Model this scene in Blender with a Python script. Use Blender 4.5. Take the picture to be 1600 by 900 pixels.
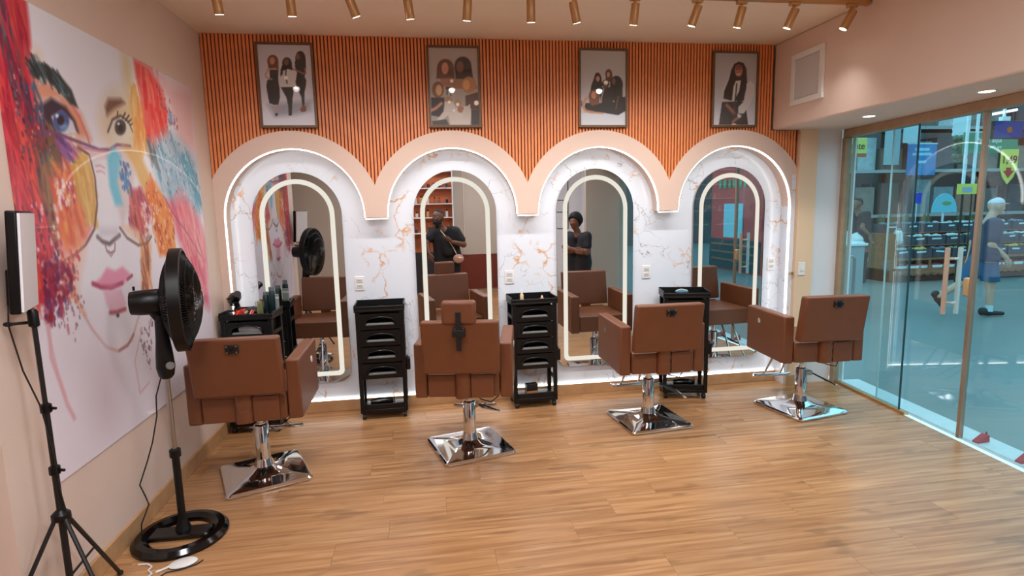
import bpy, bmesh, math, random
import numpy as np
from mathutils import Vector, Matrix

for _o in list(bpy.data.objects):
    bpy.data.objects.remove(_o, do_unlink=True)
SC = bpy.context.scene
COL = SC.collection
PI = math.pi

# ------------------------------------------------------------------ camera
EYE = Vector((0, 0, 1.705))
YAW, PITCH, ROLL, FPX = .147, .1385, -.0225, 888.4
_f = Vector((math.sin(YAW)*math.cos(PITCH), math.cos(YAW)*math.cos(PITCH), -math.sin(PITCH)))
_r = Vector((math.cos(YAW), -math.sin(YAW), 0))
_u = _r.cross(_f)
_r2 = _r*math.cos(ROLL) + _u*math.sin(ROLL)
_u2 = _u*math.cos(ROLL) - _r*math.sin(ROLL)
cam_d = bpy.data.cameras.new('camera')
cam_d.sensor_width = 36
cam_d.lens = FPX/1600*36
cam_d.clip_start = .02
cam = bpy.data.objects.new('camera', cam_d)
COL.objects.link(cam)
cam.matrix_world = Matrix(((_r2.x, _u2.x, -_f.x, EYE.x), (_r2.y, _u2.y, -_f.y, EYE.y), (_r2.z, _u2.z, -_f.z, EYE.z), (0, 0, 0, 1)))
SC.camera = cam

# ------------------------------------------------------------------ world, exposure
SC.view_settings.view_transform = 'Standard'
SC.view_settings.look = 'None'
SC.view_settings.gamma = 1
SC.view_settings.use_curve_mapping = False
SC.view_settings.exposure = 0.58
W = bpy.data.worlds.new('daylight')
SC.world = W
W.use_nodes = True
W.node_tree.nodes['Background'].inputs[0].default_value = (.34, .69, .83, 1)
W.node_tree.nodes['Background'].inputs[1].default_value = 1.5
SC.cycles.use_denoising = True
SC.cycles.max_bounces = 10
SC.cycles.transparent_max_bounces = 24
SC.cycles.sample_clamp_indirect = 6.0

SPOT_W, DOWN_W, FILL_E, LED_E, BAND_E = 18.0, 16.0, 28.0, 4.2, .56

# ------------------------------------------------------------------ helpers
def lin(c):
    return tuple(((v/255)/12.92 if v/255 <= .04045 else ((v/255+.055)/1.055)**2.4) for v in c)

def tag(o, label=None, cat=None, group=None, kind=None):
    if label: o['label'] = label
    if cat: o['category'] = cat
    if group: o['group'] = group
    if kind: o['kind'] = kind
    return o

def thing(name, loc=(0, 0, 0), rz=0, label=None, cat=None, group=None):
    o = bpy.data.objects.new(name, None)
    o.empty_display_size = .1
    COL.objects.link(o)
    o.location = loc
    o.rotation_euler = (0, 0, rz)
    return tag(o, label, cat, group)

def copy_tree(o, parent=None):
    c = o.copy()
    COL.objects.link(c)
    if parent is not None: c.parent = parent
    for ch in list(o.children):
        copy_tree(ch, c)
    return c

class MB:
    def __init__(s):
        s.v, s.f = [], []
    def raw(s, v, f):
        n = len(s.v)
        s.v += [tuple(p) for p in v]
        s.f += [tuple(i+n for i in q) for q in f]
        return s
    def box(s, x0, x1, y0, y1, z0, z1):
        return s.raw([(x0,y0,z0),(x1,y0,z0),(x1,y1,z0),(x0,y1,z0),(x0,y0,z1),(x1,y0,z1),(x1,y1,z1),(x0,y1,z1)],
                     [(0,3,2,1),(4,5,6,7),(0,1,5,4),(1,2,6,5),(2,3,7,6),(3,0,4,7)])
    def obox(s, c, sz, M):
        hx, hy, hz = sz[0]/2, sz[1]/2, sz[2]/2
        c = Vector(c)
        v = [c + M @ Vector((a*hx, b*hy, d*hz)) for d in (-1, 1) for a, b in ((-1,-1),(1,-1),(1,1),(-1,1))]
        return s.raw(v, [(0,3,2,1),(4,5,6,7),(0,1,5,4),(1,2,6,5),(2,3,7,6),(3,0,4,7)])
    def prism(s, poly, d0, d1, ax='y', holes=False):
        # poly in the plane normal to ax, extruded d0..d1
        def p3(a, b, d):
            return {'y': (a, d, b), 'x': (d, a, b), 'z': (a, b, d)}[ax]
        n = len(poly)
        v = [p3(a, b, d0) for a, b in poly] + [p3(a, b, d1) for a, b in poly]
        f = [tuple(range(n)), tuple(range(2*n-1, n-1, -1))] + [(i, i+n, (i+1) % n+n, (i+1) % n) for i in range(n)]
        return s.raw(v, f)
    def tube(s, pts, r, n=8, closed=False, caps=True):
        pts = [Vector(p) for p in pts]
        m = len(pts)
        rs = list(r) if hasattr(r, '__len__') else [r]*m
        prev = None
        base = len(s.v)
        for i, p in enumerate(pts):
            if closed: t = pts[(i+1) % m]-pts[i-1]
            else: t = pts[min(i+1, m-1)]-pts[max(i-1, 0)]
            t.normalize()
            if prev is None:
                a = Vector((0, 0, 1)) if abs(t.z) < .9 else Vector((1, 0, 0))
                prev = t.cross(a).normalized()
            else:
                prev = (prev - t*prev.dot(t)).normalized()
            b = t.cross(prev)
            for k in range(n):
                q = 2*PI*k/n
                s.v.append(tuple(p + (prev*math.cos(q)+b*math.sin(q))*rs[i]))
        L = m if closed else m-1
        for i in range(L):
            for k in range(n):
                a0, a1 = base+i*n+k, base+i*n+(k+1) % n
                j = (i+1) % m
                s.f.append((a0, a1, base+j*n+(k+1) % n, base+j*n+k))
        if caps and not closed:
            s.f.append(tuple(base+k for k in range(n-1, -1, -1)))
            s.f.append(tuple(base+(m-1)*n+k for k in range(n)))
        return s
    def cyl(s, a, b, r, n=16, r2=None):
        return s.tube([a, b], [r, r if r2 is None else r2], n)
    def lathe(s, prof, n=20, c=(0, 0, 0), M=None):
        base = len(s.v)
        c = Vector(c)
        for r, z in prof:
            for k in range(n):
                q = 2*PI*k/n
                p = Vector((r*math.cos(q), r*math.sin(q), z))
                s.v.append(tuple(c + (M @ p if M else p)))
        for i in range(len(prof)-1):
            for k in range(n):
                s.f.append((base+i*n+k, base+i*n+(k+1) % n, base+(i+1)*n+(k+1) % n, base+(i+1)*n+k))
        s.f.append(tuple(base+k for k in range(n-1, -1, -1)))
        s.f.append(tuple(base+(len(prof)-1)*n+k for k in range(n)))
        return s
    def ell(s, c, r, n=12, m=8):
        r = r if hasattr(r, '__len__') else (r, r, r)
        base = len(s.v)
        for i in range(1, m):
            t = PI*i/m
            for k in range(n):
                q = 2*PI*k/n
                s.v.append((c[0]+r[0]*math.sin(t)*math.cos(q), c[1]+r[1]*math.sin(t)*math.sin(q), c[2]-r[2]*math.cos(t)))
        b0 = len(s.v)
        s.v += [(c[0], c[1], c[2]-r[2]), (c[0], c[1], c[2]+r[2])]
        for i in range(m-2):
            for k in range(n):
                s.f.append((base+i*n+k, base+i*n+(k+1) % n, base+(i+1)*n+(k+1) % n, base+(i+1)*n+k))
        for k in range(n):
            s.f.append((b0, base+(k+1) % n, base+k))
            s.f.append((b0+1, base+(m-2)*n+k, base+(m-2)*n+(k+1) % n))
        return s
    def mesh(s, name, smooth=None):
        me = bpy.data.meshes.new(name)
        me.from_pydata(s.v, [], s.f)
        bm = bmesh.new(); bm.from_mesh(me)
        bmesh.ops.recalc_face_normals(bm, faces=bm.faces)
        bm.to_mesh(me); bm.free()
        if smooth:
            me.shade_smooth()
            me.set_sharp_from_angle(angle=math.radians(smooth))
        return me
    def build(s, name, m, parent=None, smooth=None, bevel=0, seg=2, kind=None):
        o = bpy.data.objects.new(name, s.mesh(name, smooth))
        COL.objects.link(o)
        o.data.materials.append(m)
        if parent is not None: o.parent = parent
        if bevel:
            b = o.modifiers.new('bevel', 'BEVEL')
            b.width = bevel; b.segments = seg; b.limit_method = 'ANGLE'; b.angle_limit = math.radians(40)
            o.data.shade_smooth()
            o.data.set_sharp_from_angle(angle=math.radians(50))
            b.harden_normals = False
        if kind: o['kind'] = kind
        return o

def ring_lathe(mb, prof, n, c=(0, 0, 0), M=None):
    base = len(mb.v); c = Vector(c); m = len(prof)
    for r, z in prof:
        for k in range(n):
            q = 2*PI*k/n; p = Vector((r*math.cos(q), r*math.sin(q), z)); mb.v.append(tuple(c+(M @ p if M else p)))
    for i in range(m):
        j = (i+1) % m
        for k in range(n): mb.f.append((base+i*n+k, base+i*n+(k+1) % n, base+j*n+(k+1) % n, base+j*n+k))
    return mb

# ------------------------------------------------------------------ materials
MATS = {}
def mat(name, rgb, rough=.5, metal=0, noise=0, nscale=20, bump=0, bscale=60, emit=0, coat=0, spec=.5, erg=None, crough=.05):
    if name in MATS: return MATS[name]
    m = bpy.data.materials.new(name)
    m.use_nodes = True
    nt = m.node_tree
    b = nt.nodes['Principled BSDF']
    c = lin(rgb)
    b.inputs['Base Color'].default_value = (*c, 1)
    b.inputs['Roughness'].default_value = rough
    b.inputs['Metallic'].default_value = metal
    b.inputs['Specular IOR Level'].default_value = spec
    if coat:
        b.inputs['Coat Weight'].default_value = coat
        b.inputs['Coat Roughness'].default_value = crough
    if emit:
        b.inputs['Emission Color'].default_value = (*lin(erg or rgb), 1)
        b.inputs['Emission Strength'].default_value = emit
    tc = nt.nodes.new('ShaderNodeTexCoord')
    if noise:
        n = nt.nodes.new('ShaderNodeTexNoise')
        n.inputs['Scale'].default_value = nscale
        n.inputs['Detail'].default_value = 5
        nt.links.new(tc.outputs['Object'], n.inputs['Vector'])
        r = nt.nodes.new('ShaderNodeMapRange')
        r.inputs[1].default_value, r.inputs[2].default_value = .25, .75
        r.inputs[3].default_value, r.inputs[4].default_value = 1-noise, 1+noise
        nt.links.new(n.outputs['Fac'], r.inputs[0])
        mx = nt.nodes.new('ShaderNodeMix'); mx.data_type = 'RGBA'; mx.blend_type = 'MULTIPLY'
        mx.inputs[0].default_value = 1
        mx.inputs[6].default_value = (*c, 1)
        nt.links.new(r.outputs[0], mx.inputs[7])
        nt.links.new(mx.outputs[2], b.inputs['Base Color'])
    if bump:
        n2 = nt.nodes.new('ShaderNodeTexNoise')
        n2.inputs['Scale'].default_value = bscale
        n2.inputs['Detail'].default_value = 4
        nt.links.new(tc.outputs['Object'], n2.inputs['Vector'])
        bp = nt.nodes.new('ShaderNodeBump')
        bp.inputs['Strength'].default_value = bump
        bp.inputs['Distance'].default_value = .01
        nt.links.new(n2.outputs['Fac'], bp.inputs['Height'])
        nt.links.new(bp.outputs[0], b.inputs['Normal'])
    MATS[name] = m
    return m

def emis(name, rgb, e):
    m = bpy.data.materials.new(name); m.use_nodes = True
    nt = m.node_tree; nt.nodes.clear()
    em = nt.nodes.new('ShaderNodeEmission'); out = nt.nodes.new('ShaderNodeOutputMaterial')
    em.inputs[0].default_value = (*lin(rgb), 1); em.inputs[1].default_value = e
    nt.links.new(em.outputs[0], out.inputs[0])
    return m

def glass_mat(name, tint, rough=0):
    m = bpy.data.materials.new(name); m.use_nodes = True
    nt = m.node_tree; nt.nodes.clear()
    out = nt.nodes.new('ShaderNodeOutputMaterial'); mix = nt.nodes.new('ShaderNodeMixShader')
    tr = nt.nodes.new('ShaderNodeBsdfTransparent'); gl = nt.nodes.new('ShaderNodeBsdfGlossy')
    lw = nt.nodes.new('ShaderNodeLayerWeight'); lw.inputs[0].default_value = .5      # Schlick reflectance from the facing angle
    pw = nt.nodes.new('ShaderNodeMath'); pw.operation = 'POWER'; pw.inputs[1].default_value = 5
    fr = nt.nodes.new('ShaderNodeMath'); fr.operation = 'MULTIPLY_ADD'; fr.inputs[1].default_value = .92; fr.inputs[2].default_value = .07
    nt.links.new(lw.outputs['Facing'], pw.inputs[0]); nt.links.new(pw.outputs[0], fr.inputs[0])
    tr.inputs[0].default_value = (*tint, 1)
    gl.inputs['Roughness'].default_value = rough
    nt.links.new(fr.outputs[0], mix.inputs[0]); nt.links.new(tr.outputs[0], mix.inputs[1]); nt.links.new(gl.outputs[0], mix.inputs[2])
    nt.links.new(mix.outputs[0], out.inputs[0])
    return m

M_PEACH = mat('peach_paint', (220, 194, 180), .6, noise=.02, nscale=3)
M_WALL = mat('blush_wall_paint', (226, 204, 190), .55, noise=.03, nscale=2)
M_CEIL = mat('cream_ceiling_paint', (238, 222, 202), .7, noise=.015, nscale=2)
M_BEIGE = mat('greige_wall_paint', (186, 172, 158), .7, noise=.02, nscale=2)
M_WHITE = mat('white_paint', (226, 226, 230), .5, noise=.015, nscale=4)
M_SLAT = mat('orange_wood_slat', (234, 144, 88), .42, noise=.10, nscale=9)
M_SLATB = mat('dark_slat_backing', (120, 46, 20), .6)
M_LEATHER = mat('brown_leatherette', (112, 65, 38), .42, noise=.05, nscale=8, bump=.12, bscale=260)
M_CHROME = mat('chrome', (225, 225, 228), .06, 1)
M_STEEL = mat('brushed_steel', (170, 165, 160), .3, 1)
M_BLACK = mat('black_plastic', (7, 7, 8), .38, spec=.35)
M_BLACKM = mat('black_matte_metal', (18, 18, 19), .45)
M_GLOSSBLK = mat('glossy_black_plastic', (5, 5, 6), .14, spec=.5)
M_GOLD = mat('brushed_gold', (204, 164, 118), .32, .8)
M_OAK = mat('oak_trim', (190, 148, 106), .45, noise=.12, nscale=14)
M_TRIM = mat('pale_oak_header', (168, 142, 114), .5, noise=.12, nscale=14)
M_BRONZE = mat('champagne_profile', (178, 158, 138), .35, .6)
M_FRAME = mat('dark_walnut_frame', (104, 74, 46), .4, noise=.1, nscale=30)
M_PLASTIC = mat('white_plastic', (232, 232, 230), .35)
M_LED = emis('led_white', (255, 254, 248), LED_E)
M_BAND = emis('led_band_cream', (255, 249, 234), BAND_E)
M_GLASS = glass_mat('clear_tinted_glass', (.88, .965, .98))

# ------------------------------------------------------------------ special surface materials
def nodes_of(name, rough):
    m = bpy.data.materials.new(name); m.use_nodes = True
    b = m.node_tree.nodes['Principled BSDF']; b.inputs['Roughness'].default_value = rough
    return m, m.node_tree, b, m.node_tree.links.new

def wood_mat(name, c0, c1, c2, rough, sc=(1.2, 14, 14), coat=0):
    m, nt, b, L = nodes_of(name, rough)
    tc = nt.nodes.new('ShaderNodeTexCoord'); oi = nt.nodes.new('ShaderNodeObjectInfo')
    mul = nt.nodes.new('ShaderNodeVectorMath'); mul.operation = 'MULTIPLY'; mul.inputs[1].default_value = sc
    add = nt.nodes.new('ShaderNodeVectorMath'); add.operation = 'ADD'
    s = nt.nodes.new('ShaderNodeMath'); s.operation = 'MULTIPLY'; s.inputs[1].default_value = 60
    L(oi.outputs['Random'], s.inputs[0]); L(tc.outputs['Object'], mul.inputs[0]); L(mul.outputs[0], add.inputs[0]); L(s.outputs[0], add.inputs[1])
    n = nt.nodes.new('ShaderNodeTexNoise'); n.inputs['Scale'].default_value = 1.6; n.inputs['Detail'].default_value = 8; n.inputs['Distortion'].default_value = .6
    L(add.outputs[0], n.inputs['Vector'])
    r = nt.nodes.new('ShaderNodeValToRGB')
    e = r.color_ramp.elements
    e[0].position, e[0].color = .28, (*lin(c0), 1)
    e[1].position, e[1].color = .72, (*lin(c2), 1)
    k = e.new(.5); k.color = (*lin(c1), 1)
    L(n.outputs['Fac'], r.inputs[0])
    # small dark knots
    mul2 = nt.nodes.new('ShaderNodeVectorMath'); mul2.operation = 'MULTIPLY'; mul2.inputs[1].default_value = (3.2, 9, 9)
    add2 = nt.nodes.new('ShaderNodeVectorMath'); add2.operation = 'ADD'
    L(tc.outputs['Object'], mul2.inputs[0]); L(mul2.outputs[0], add2.inputs[0]); L(s.outputs[0], add2.inputs[1])
    vo = nt.nodes.new('ShaderNodeTexNoise'); vo.inputs['Scale'].default_value = 1.0; vo.inputs['Detail'].default_value = 2
    L(add2.outputs[0], vo.inputs['Vector'])
    mr = nt.nodes.new('ShaderNodeMapRange'); mr.inputs[1].default_value, mr.inputs[2].default_value = .30, .38
    mr.inputs[3].default_value, mr.inputs[4].default_value = .72, 1
    L(vo.outputs['Fac'], mr.inputs[0])
    mr2 = nt.nodes.new('ShaderNodeMapRange'); mr2.inputs[3].default_value, mr2.inputs[4].default_value = .93, 1.07
    L(oi.outputs['Random'], mr2.inputs[0])
    mm = nt.nodes.new('ShaderNodeMath'); mm.operation = 'MULTIPLY'
    L(mr.outputs[0], mm.inputs[0]); L(mr2.outputs[0], mm.inputs[1])
    mx = nt.nodes.new('ShaderNodeMix'); mx.data_type = 'RGBA'; mx.blend_type = 'MULTIPLY'; mx.inputs[0].default_value = 1
    L(r.outputs[0], mx.inputs[6]); L(mm.outputs[0], mx.inputs[7]); L(mx.outputs[2], b.inputs['Base Color'])
    if coat:
        b.inputs['Coat Weight'].default_value = coat; b.inputs['Coat Roughness'].default_value = .25
    return m
M_PLANK = wood_mat('oak_laminate', (148, 102, 66), (176, 130, 88), (200, 156, 112), .30, sc=(1.0, 22, 22))
M_WOOD2 = wood_mat('market_wood', (120, 76, 48), (146, 96, 64), (164, 112, 78), .5)

def marble_mat():
    m, nt, b, L = nodes_of('white_marble_gold_veins', .16)
    tc = nt.nodes.new('ShaderNodeTexCoord')
    nz = nt.nodes.new('ShaderNodeTexNoise'); nz.inputs['Scale'].default_value = 3.2; nz.inputs['Detail'].default_value = 7
    L(tc.outputs['Object'], nz.inputs['Vector'])
    mx = nt.nodes.new('ShaderNodeMix'); mx.data_type = 'RGBA'; mx.blend_type = 'LINEAR_LIGHT'; mx.inputs[0].default_value = .32
    L(tc.outputs['Object'], mx.inputs[6]); L(nz.outputs['Color'], mx.inputs[7])
    def vein(scale, width, mscale, lo, hi, off):
        ad = nt.nodes.new('ShaderNodeVectorMath'); ad.operation = 'ADD'; ad.inputs[1].default_value = (off, off*.7, off*1.3)
        L(mx.outputs[2], ad.inputs[0])
        v = nt.nodes.new('ShaderNodeTexVoronoi'); v.feature = 'DISTANCE_TO_EDGE'; v.inputs['Scale'].default_value = scale
        L(ad.outputs[0], v.inputs['Vector'])
        r = nt.nodes.new('ShaderNodeMapRange'); r.inputs[1].default_value, r.inputs[2].default_value = 0, width
        r.inputs[3].default_value, r.inputs[4].default_value = 1, 0
        L(v.outputs['Distance'], r.inputs[0])
        k = nt.nodes.new('ShaderNodeTexNoise'); k.inputs['Scale'].default_value = mscale; k.inputs['Detail'].default_value = 3
        a2 = nt.nodes.new('ShaderNodeVectorMath'); a2.operation = 'ADD'; a2.inputs[1].default_value = (off*3, 1, off)
        L(tc.outputs['Object'], a2.inputs[0]); L(a2.outputs[0], k.inputs['Vector'])
        r2 = nt.nodes.new('ShaderNodeMapRange'); r2.inputs[1].default_value, r2.inputs[2].default_value = lo, hi
        L(k.outputs['Fac'], r2.inputs[0])
        mu = nt.nodes.new('ShaderNodeMath'); mu.operation = 'MULTIPLY'
        L(r.outputs[0], mu.inputs[0]); L(r2.outputs[0], mu.inputs[1])
        return mu.outputs[0]
    g = vein(4.4, .018, 3.6, .49, .62, 3.1)
    o = vein(3.6, .048, 3.6, .55, .66, 11.7)
    base = nt.nodes.new('ShaderNodeMix'); base.data_type = 'RGBA'
    base.inputs[6].default_value = (*lin((224, 231, 242)), 1); base.inputs[7].default_value = (*lin((158, 150, 152)), 1)
    L(g, base.inputs[0])
    b2 = nt.nodes.new('ShaderNodeMix'); b2.data_type = 'RGBA'; b2.inputs[7].default_value = (*lin((212, 152, 86)), 1)
    L(base.outputs[2], b2.inputs[6]); L(o, b2.inputs[0])
    L(b2.outputs[2], b.inputs['Base Color'])
    return m
M_MARBLE = marble_mat()
M_MIRROR = mat('silvered_mirror', (222, 226, 228), .0, 1)

# ------------------------------------------------------------------ dimensions
XL, XS, XC, H, ZS = -1.625, 3.0735, 3.803, 3.065, 2.345
YP, YM = 4.785, 4.928                # front of slats and arches, face of the marble
YL0, YR = 2.32, -2.2
def gx(y): return XC - .0846*(YP-y)  # the glass front is slightly out of square
ARC = [-1.023, .2325, 1.488, 2.7437]
ZC, RO, RI, ZTAB = 1.673, .674, .540, 1.6586

def struct(mb, name, m, **k):
    return mb.build(name, m, kind='structure', **k)

# floor with separate planks
floor = struct(MB().prism([(-3.6, YR), (gx(YR), YR), (gx(4.95), 4.95), (-3.6, 4.95)], -.06, -.012, 'z'), 'floor', mat('floor_underlay', (96, 66, 44), .8))
rnd = random.Random(5)
PW, PL, GAP = .19, 1.25, .0006
full = {}
def plank_mesh(x0, x1, y0, y1, cx, cy):
    a, b = min(x1, gx(y0)-.004), min(x1, gx(y1)-.004)
    mb = MB().prism([(x0+GAP-cx, y0+GAP-cy), (a-GAP-cx, y0+GAP-cy), (b-GAP-cx, y1-GAP-cy), (x0+GAP-cx, y1-GAP-cy)], -.012, 0, 'z')
    return mb.mesh('plank')
row = 0
y1 = 4.94
while y1 > YR+.01:
    y0 = max(y1-PW, YR)
    left = XL-.015 if y0 > 2.3 else -3.6
    x = left - rnd.random()*PL
    while x < gx(y1)-.02:
        a, b = max(x, left), min(x+PL, gx(y1)-.004)
        if b-a > .03:
            cx, cy = (a+b)/2, (y0+y1)/2
            key = (round(y1-y0, 3),) if (b-a > PL-1e-6 and x+PL < gx(y0)-.05) else None
            if key and key in full: me = full[key]
            else:
                me = plank_mesh(a, max(b, a), y0, y1, cx, cy) if key else plank_mesh(a, x+PL, y0, y1, cx, cy)
                me.materials.append(M_PLANK)
                if key: full[key] = me
            o = bpy.data.objects.new('plank', me)
            COL.objects.link(o)
            o.parent = floor; o.location = (cx, cy, 0)
        x += PL
    y1 -= PW
    row += 1

struct(MB().box(-3.6, gx(4.9)+.05, YR-.1, 5.06, H, H+.1), 'ceiling', M_CEIL)
struct(MB().box(XL-.12, XL, YL0, 5.06, 0, H), 'wall_left', M_WALL)
struct(MB().box(-3.6, XL-.12, YL0, YL0+.12, 0, H), 'wall_left_return', M_WALL)
struct(MB().box(-3.72, -3.6, YR-.1, YL0+.12, 0, H), 'wall_left_outer', M_BEIGE)
struct(MB().box(-3.6, gx(YR)+.1, YR-.1, YR, 0, H), 'wall_rear', M_BEIGE)
struct(MB().box(gx(-1), gx(-1)+.1, YR, -.12, 0, H), 'wall_right_rear', M_WHITE)
struct(MB().box(2.80, gx(0)+.14, -.12, 0, 0, H), 'wall_right_pier', M_BEIGE)
struct(MB().box(XS, XC+.14, 0, YP, ZS, H), 'wall_right_upper', M_WALL, bevel=.012)
struct(MB().box(3.33, 3.50, 4.745, 5.06, 0, ZS), 'wall_right_pillar', mat('warm_pillar_paint', (232, 200, 166), .55, noise=.02, nscale=3))
struct(MB().box(3.503, 3.765, YP, 5.06, 0, ZS), 'wall_right_reveal', M_WHITE)
struct(MB().box(XL, XL+.016, YL0, YM, 0, .102), 'baseboard_left', M_OAK, bevel=.003)
struct(MB().box(ARC[0]-RI, 3.284, YM-.018, YM, 0, .100), 'baseboard_back', M_OAK, bevel=.003)
struct(MB().box(3.284, 3.50, 4.731, 4.745, 0, .10), 'baseboard_pillar', M_OAK, bevel=.003)

# back wall: plaster, slats, scalloped arch panel, marble, light strips
wb = struct(MB().box(XL-.12, 3.92, YM+.012, 5.06, 0, H), 'wall_back', M_WALL)
def outer_z(x):
    z = 0
    for c in ARC:
        d = RO*RO-(x-c)**2
        if d > 0: z = max(z, ZC+math.sqrt(d))
    return z
MB().box(XL+.005, 3.325, YM, YM+.012, .09, 2.24).build('marble_panel', M_MARBLE, wb)
# slat backing follows the scallop from behind
xs = [XL + (3.325-XL)*i/120 for i in range(121)]
low = [(x, max(outer_z(x), 1.90)-.03) for x in xs]
MB().prism([(p[0], p[1]) for p in low] + [(3.325, ZS-.002), (XS-.001, ZS-.002), (XS-.001, H), (XL, H)], YP+.012, YP+.03).build('slat_backing', M_SLATB, wb)
sm = MB().box(-.0085, .0085, -.016, 0, 0, 1).mesh('slat'); sm.materials.append(M_SLAT)
pitch = .0274
x = XL+.014
while x < 3.315:
    o = bpy.data.objects.new('slat', sm); COL.objects.link(o); o.parent = wb
    top = H if x < XS-.01 else ZS-.004
    bot = max(outer_z(x), 1.90)-.03
    o.location = (x, YP+.012, bot); o.scale = (1, 1, top-bot)
    x += pitch
# arch panel outline: over the outer scallop, back along the inner arches
out = []
N = 26
def arc_pts(c, r, a0, a1, n):
    return [(c+r*math.cos(a0+(a1-a0)*i/n), ZC+r*math.sin(a0+(a1-a0)*i/n)) for i in range(n+1)]
aV = math.acos(.62775/RO)
for i, c in enumerate(ARC):
    a0 = PI-aV if i else PI-math.acos(min(1, (c-XL-.001)/RO))
    a1 = aV if i < 3 else math.acos((3.328-c)/RO)
    out += arc_pts(c, RO, a0, a1, N)[(1 if i else 0):]
inner = [(3.284, 1.955), (ARC[3]+RI, 1.955-.25)][:0]
hr = []
for i in range(3, -1, -1):
    c = ARC[i]
    a0 = 0 if i < 3 else .0
    hr += arc_pts(c, RI, 0, PI, N)
    if i > 0: hr += [(c-RI, ZTAB), (ARC[i-1]+RI, ZTAB)]
panel = out + [(3.328, 1.955), (3.284, 1.955)] + hr + [(ARC[0]-RI, 0), (XL+.001, 0)]
def ear(poly):
    # fill a concave outline with triangles (bmesh) and extrude it
    bm = bmesh.new()
    vs = [bm.verts.new((a, YP-.007, b)) for a, b in poly]
    es = [bm.edges.new((vs[i], vs[(i+1) % len(vs)])) for i in range(len(vs))]
    bmesh.ops.triangle_fill(bm, edges=es, use_beauty=True)
    r = bmesh.ops.extrude_face_region(bm, geom=bm.faces[:])
    bmesh.ops.translate(bm, verts=[e for e in r['geom'] if isinstance(e, bmesh.types.BMVert)], vec=(0, YM-YP+.007, 0))
    bmesh.ops.recalc_face_normals(bm, faces=bm.faces)
    me = bpy.data.meshes.new('arch_panel'); bm.to_mesh(me); bm.free()
    return me
o = bpy.data.objects.new('arch_panel', ear(panel)); COL.objects.link(o); o.parent = wb; o.data.materials.append(M_PEACH)
o['label'] = 'blush pink scalloped panel framing the four arches'
MB().box(3.286, 3.328, YP-.004, YM, 0, 1.955).build('marble_return', M_MARBLE, wb)
# light strips on the inner lips
def strip(path, name='led_strip'):
    mb = MB(); y0, y1, t = YP+.004, YP+.020, .007
    n = len(path); V = []
    for i, (a, b) in enumerate(path):
        p, q = path[max(i-1, 0)], path[min(i+1, n-1)]
        tx, tz = q[0]-p[0], q[1]-p[1]; l = math.hypot(tx, tz)
        nx, nz = tz/l, -tx/l
        V += [(a, y0, b), (a+nx*t, y0, b+nz*t), (a+nx*t, y1, b+nz*t), (a, y1, b)]
    F = [(0, 1, 2, 3), (4*n-1, 4*n-2, 4*n-3, 4*n-4)]
    for i in range(n-1):
        for k in range(4): F.append((4*i+k, 4*i+(k+1) % 4, 4*i+4+(k+1) % 4, 4*i+4+k))
    mb.raw(V, F).build(name, M_LED, wb)
e = .001
strip([(ARC[0]-RI+e, .11), (ARC[0]-RI+e, 1.0), (ARC[0]-RI+e, ZC)] + arc_pts(ARC[0], RI-e, PI, 0, 30)[1:] + [(ARC[0]+RI-e, ZTAB)])
for i in (1, 2): strip([(ARC[i]-RI+e, ZTAB)] + arc_pts(ARC[i], RI-e, PI, 0, 30) + [(ARC[i]+RI-e, ZTAB)])
strip([(ARC[3]-RI+e, ZTAB)] + arc_pts(ARC[3], RI-e, PI, 0, 30) + [(ARC[3]+RI-e, 1.0), (ARC[3]+RI-e, .11)])
for i in range(3): strip([(ARC[i]+RI, ZTAB-.008), (ARC[i+1]-RI, ZTAB-.008)])
MB().box(ARC[0]-RI+.01, 3.27, YM-.016, YM-.006, .101, .109).build('led_strip', M_LED, wb)

# glass front: header, posts, panes, sliding door leaves
def gp(y, off=0):
    n = math.hypot(1, .0846)
    return Vector((gx(y)+off/n, y-off*.0846/n, 0))
def gbox(mb, y0, y1, off0, off1, z0, z1):
    c = [gp(y0, off0), gp(y0, off1), gp(y1, off1), gp(y1, off0)]
    return mb.raw([(p.x, p.y, z0) for p in c]+[(p.x, p.y, z1) for p in c], [(0,3,2,1),(4,5,6,7),(0,1,5,4),(1,2,6,5),(2,3,7,6),(3,0,4,7)])
struct(gbox(MB(), 4.78, .02, -.03, .07, 2.275, ZS-.001), 'trim_1', M_TRIM, bevel=.004)
struct(gbox(MB(), 4.783, 4.735, -.035, .03, 0, 2.274), 'trim_2', M_TRIM, bevel=.004)
struct(gbox(MB(), 4.73, 3.85, -.012, .03, 0, .022), 'trim_3', M_GOLD, bevel=.003)
struct(gbox(MB(), 4.78, .02, .075, .26, -.02, .004), 'trim_4', mat('pale_stone_sill', (226, 232, 234), .5, noise=.06, nscale=20))
struct(gbox(MB(), 4.765, 4.725, .055, .07, 0, 2.27), 'trim_5', mat('outer_jamb_white', (232, 240, 242), .4))
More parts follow.
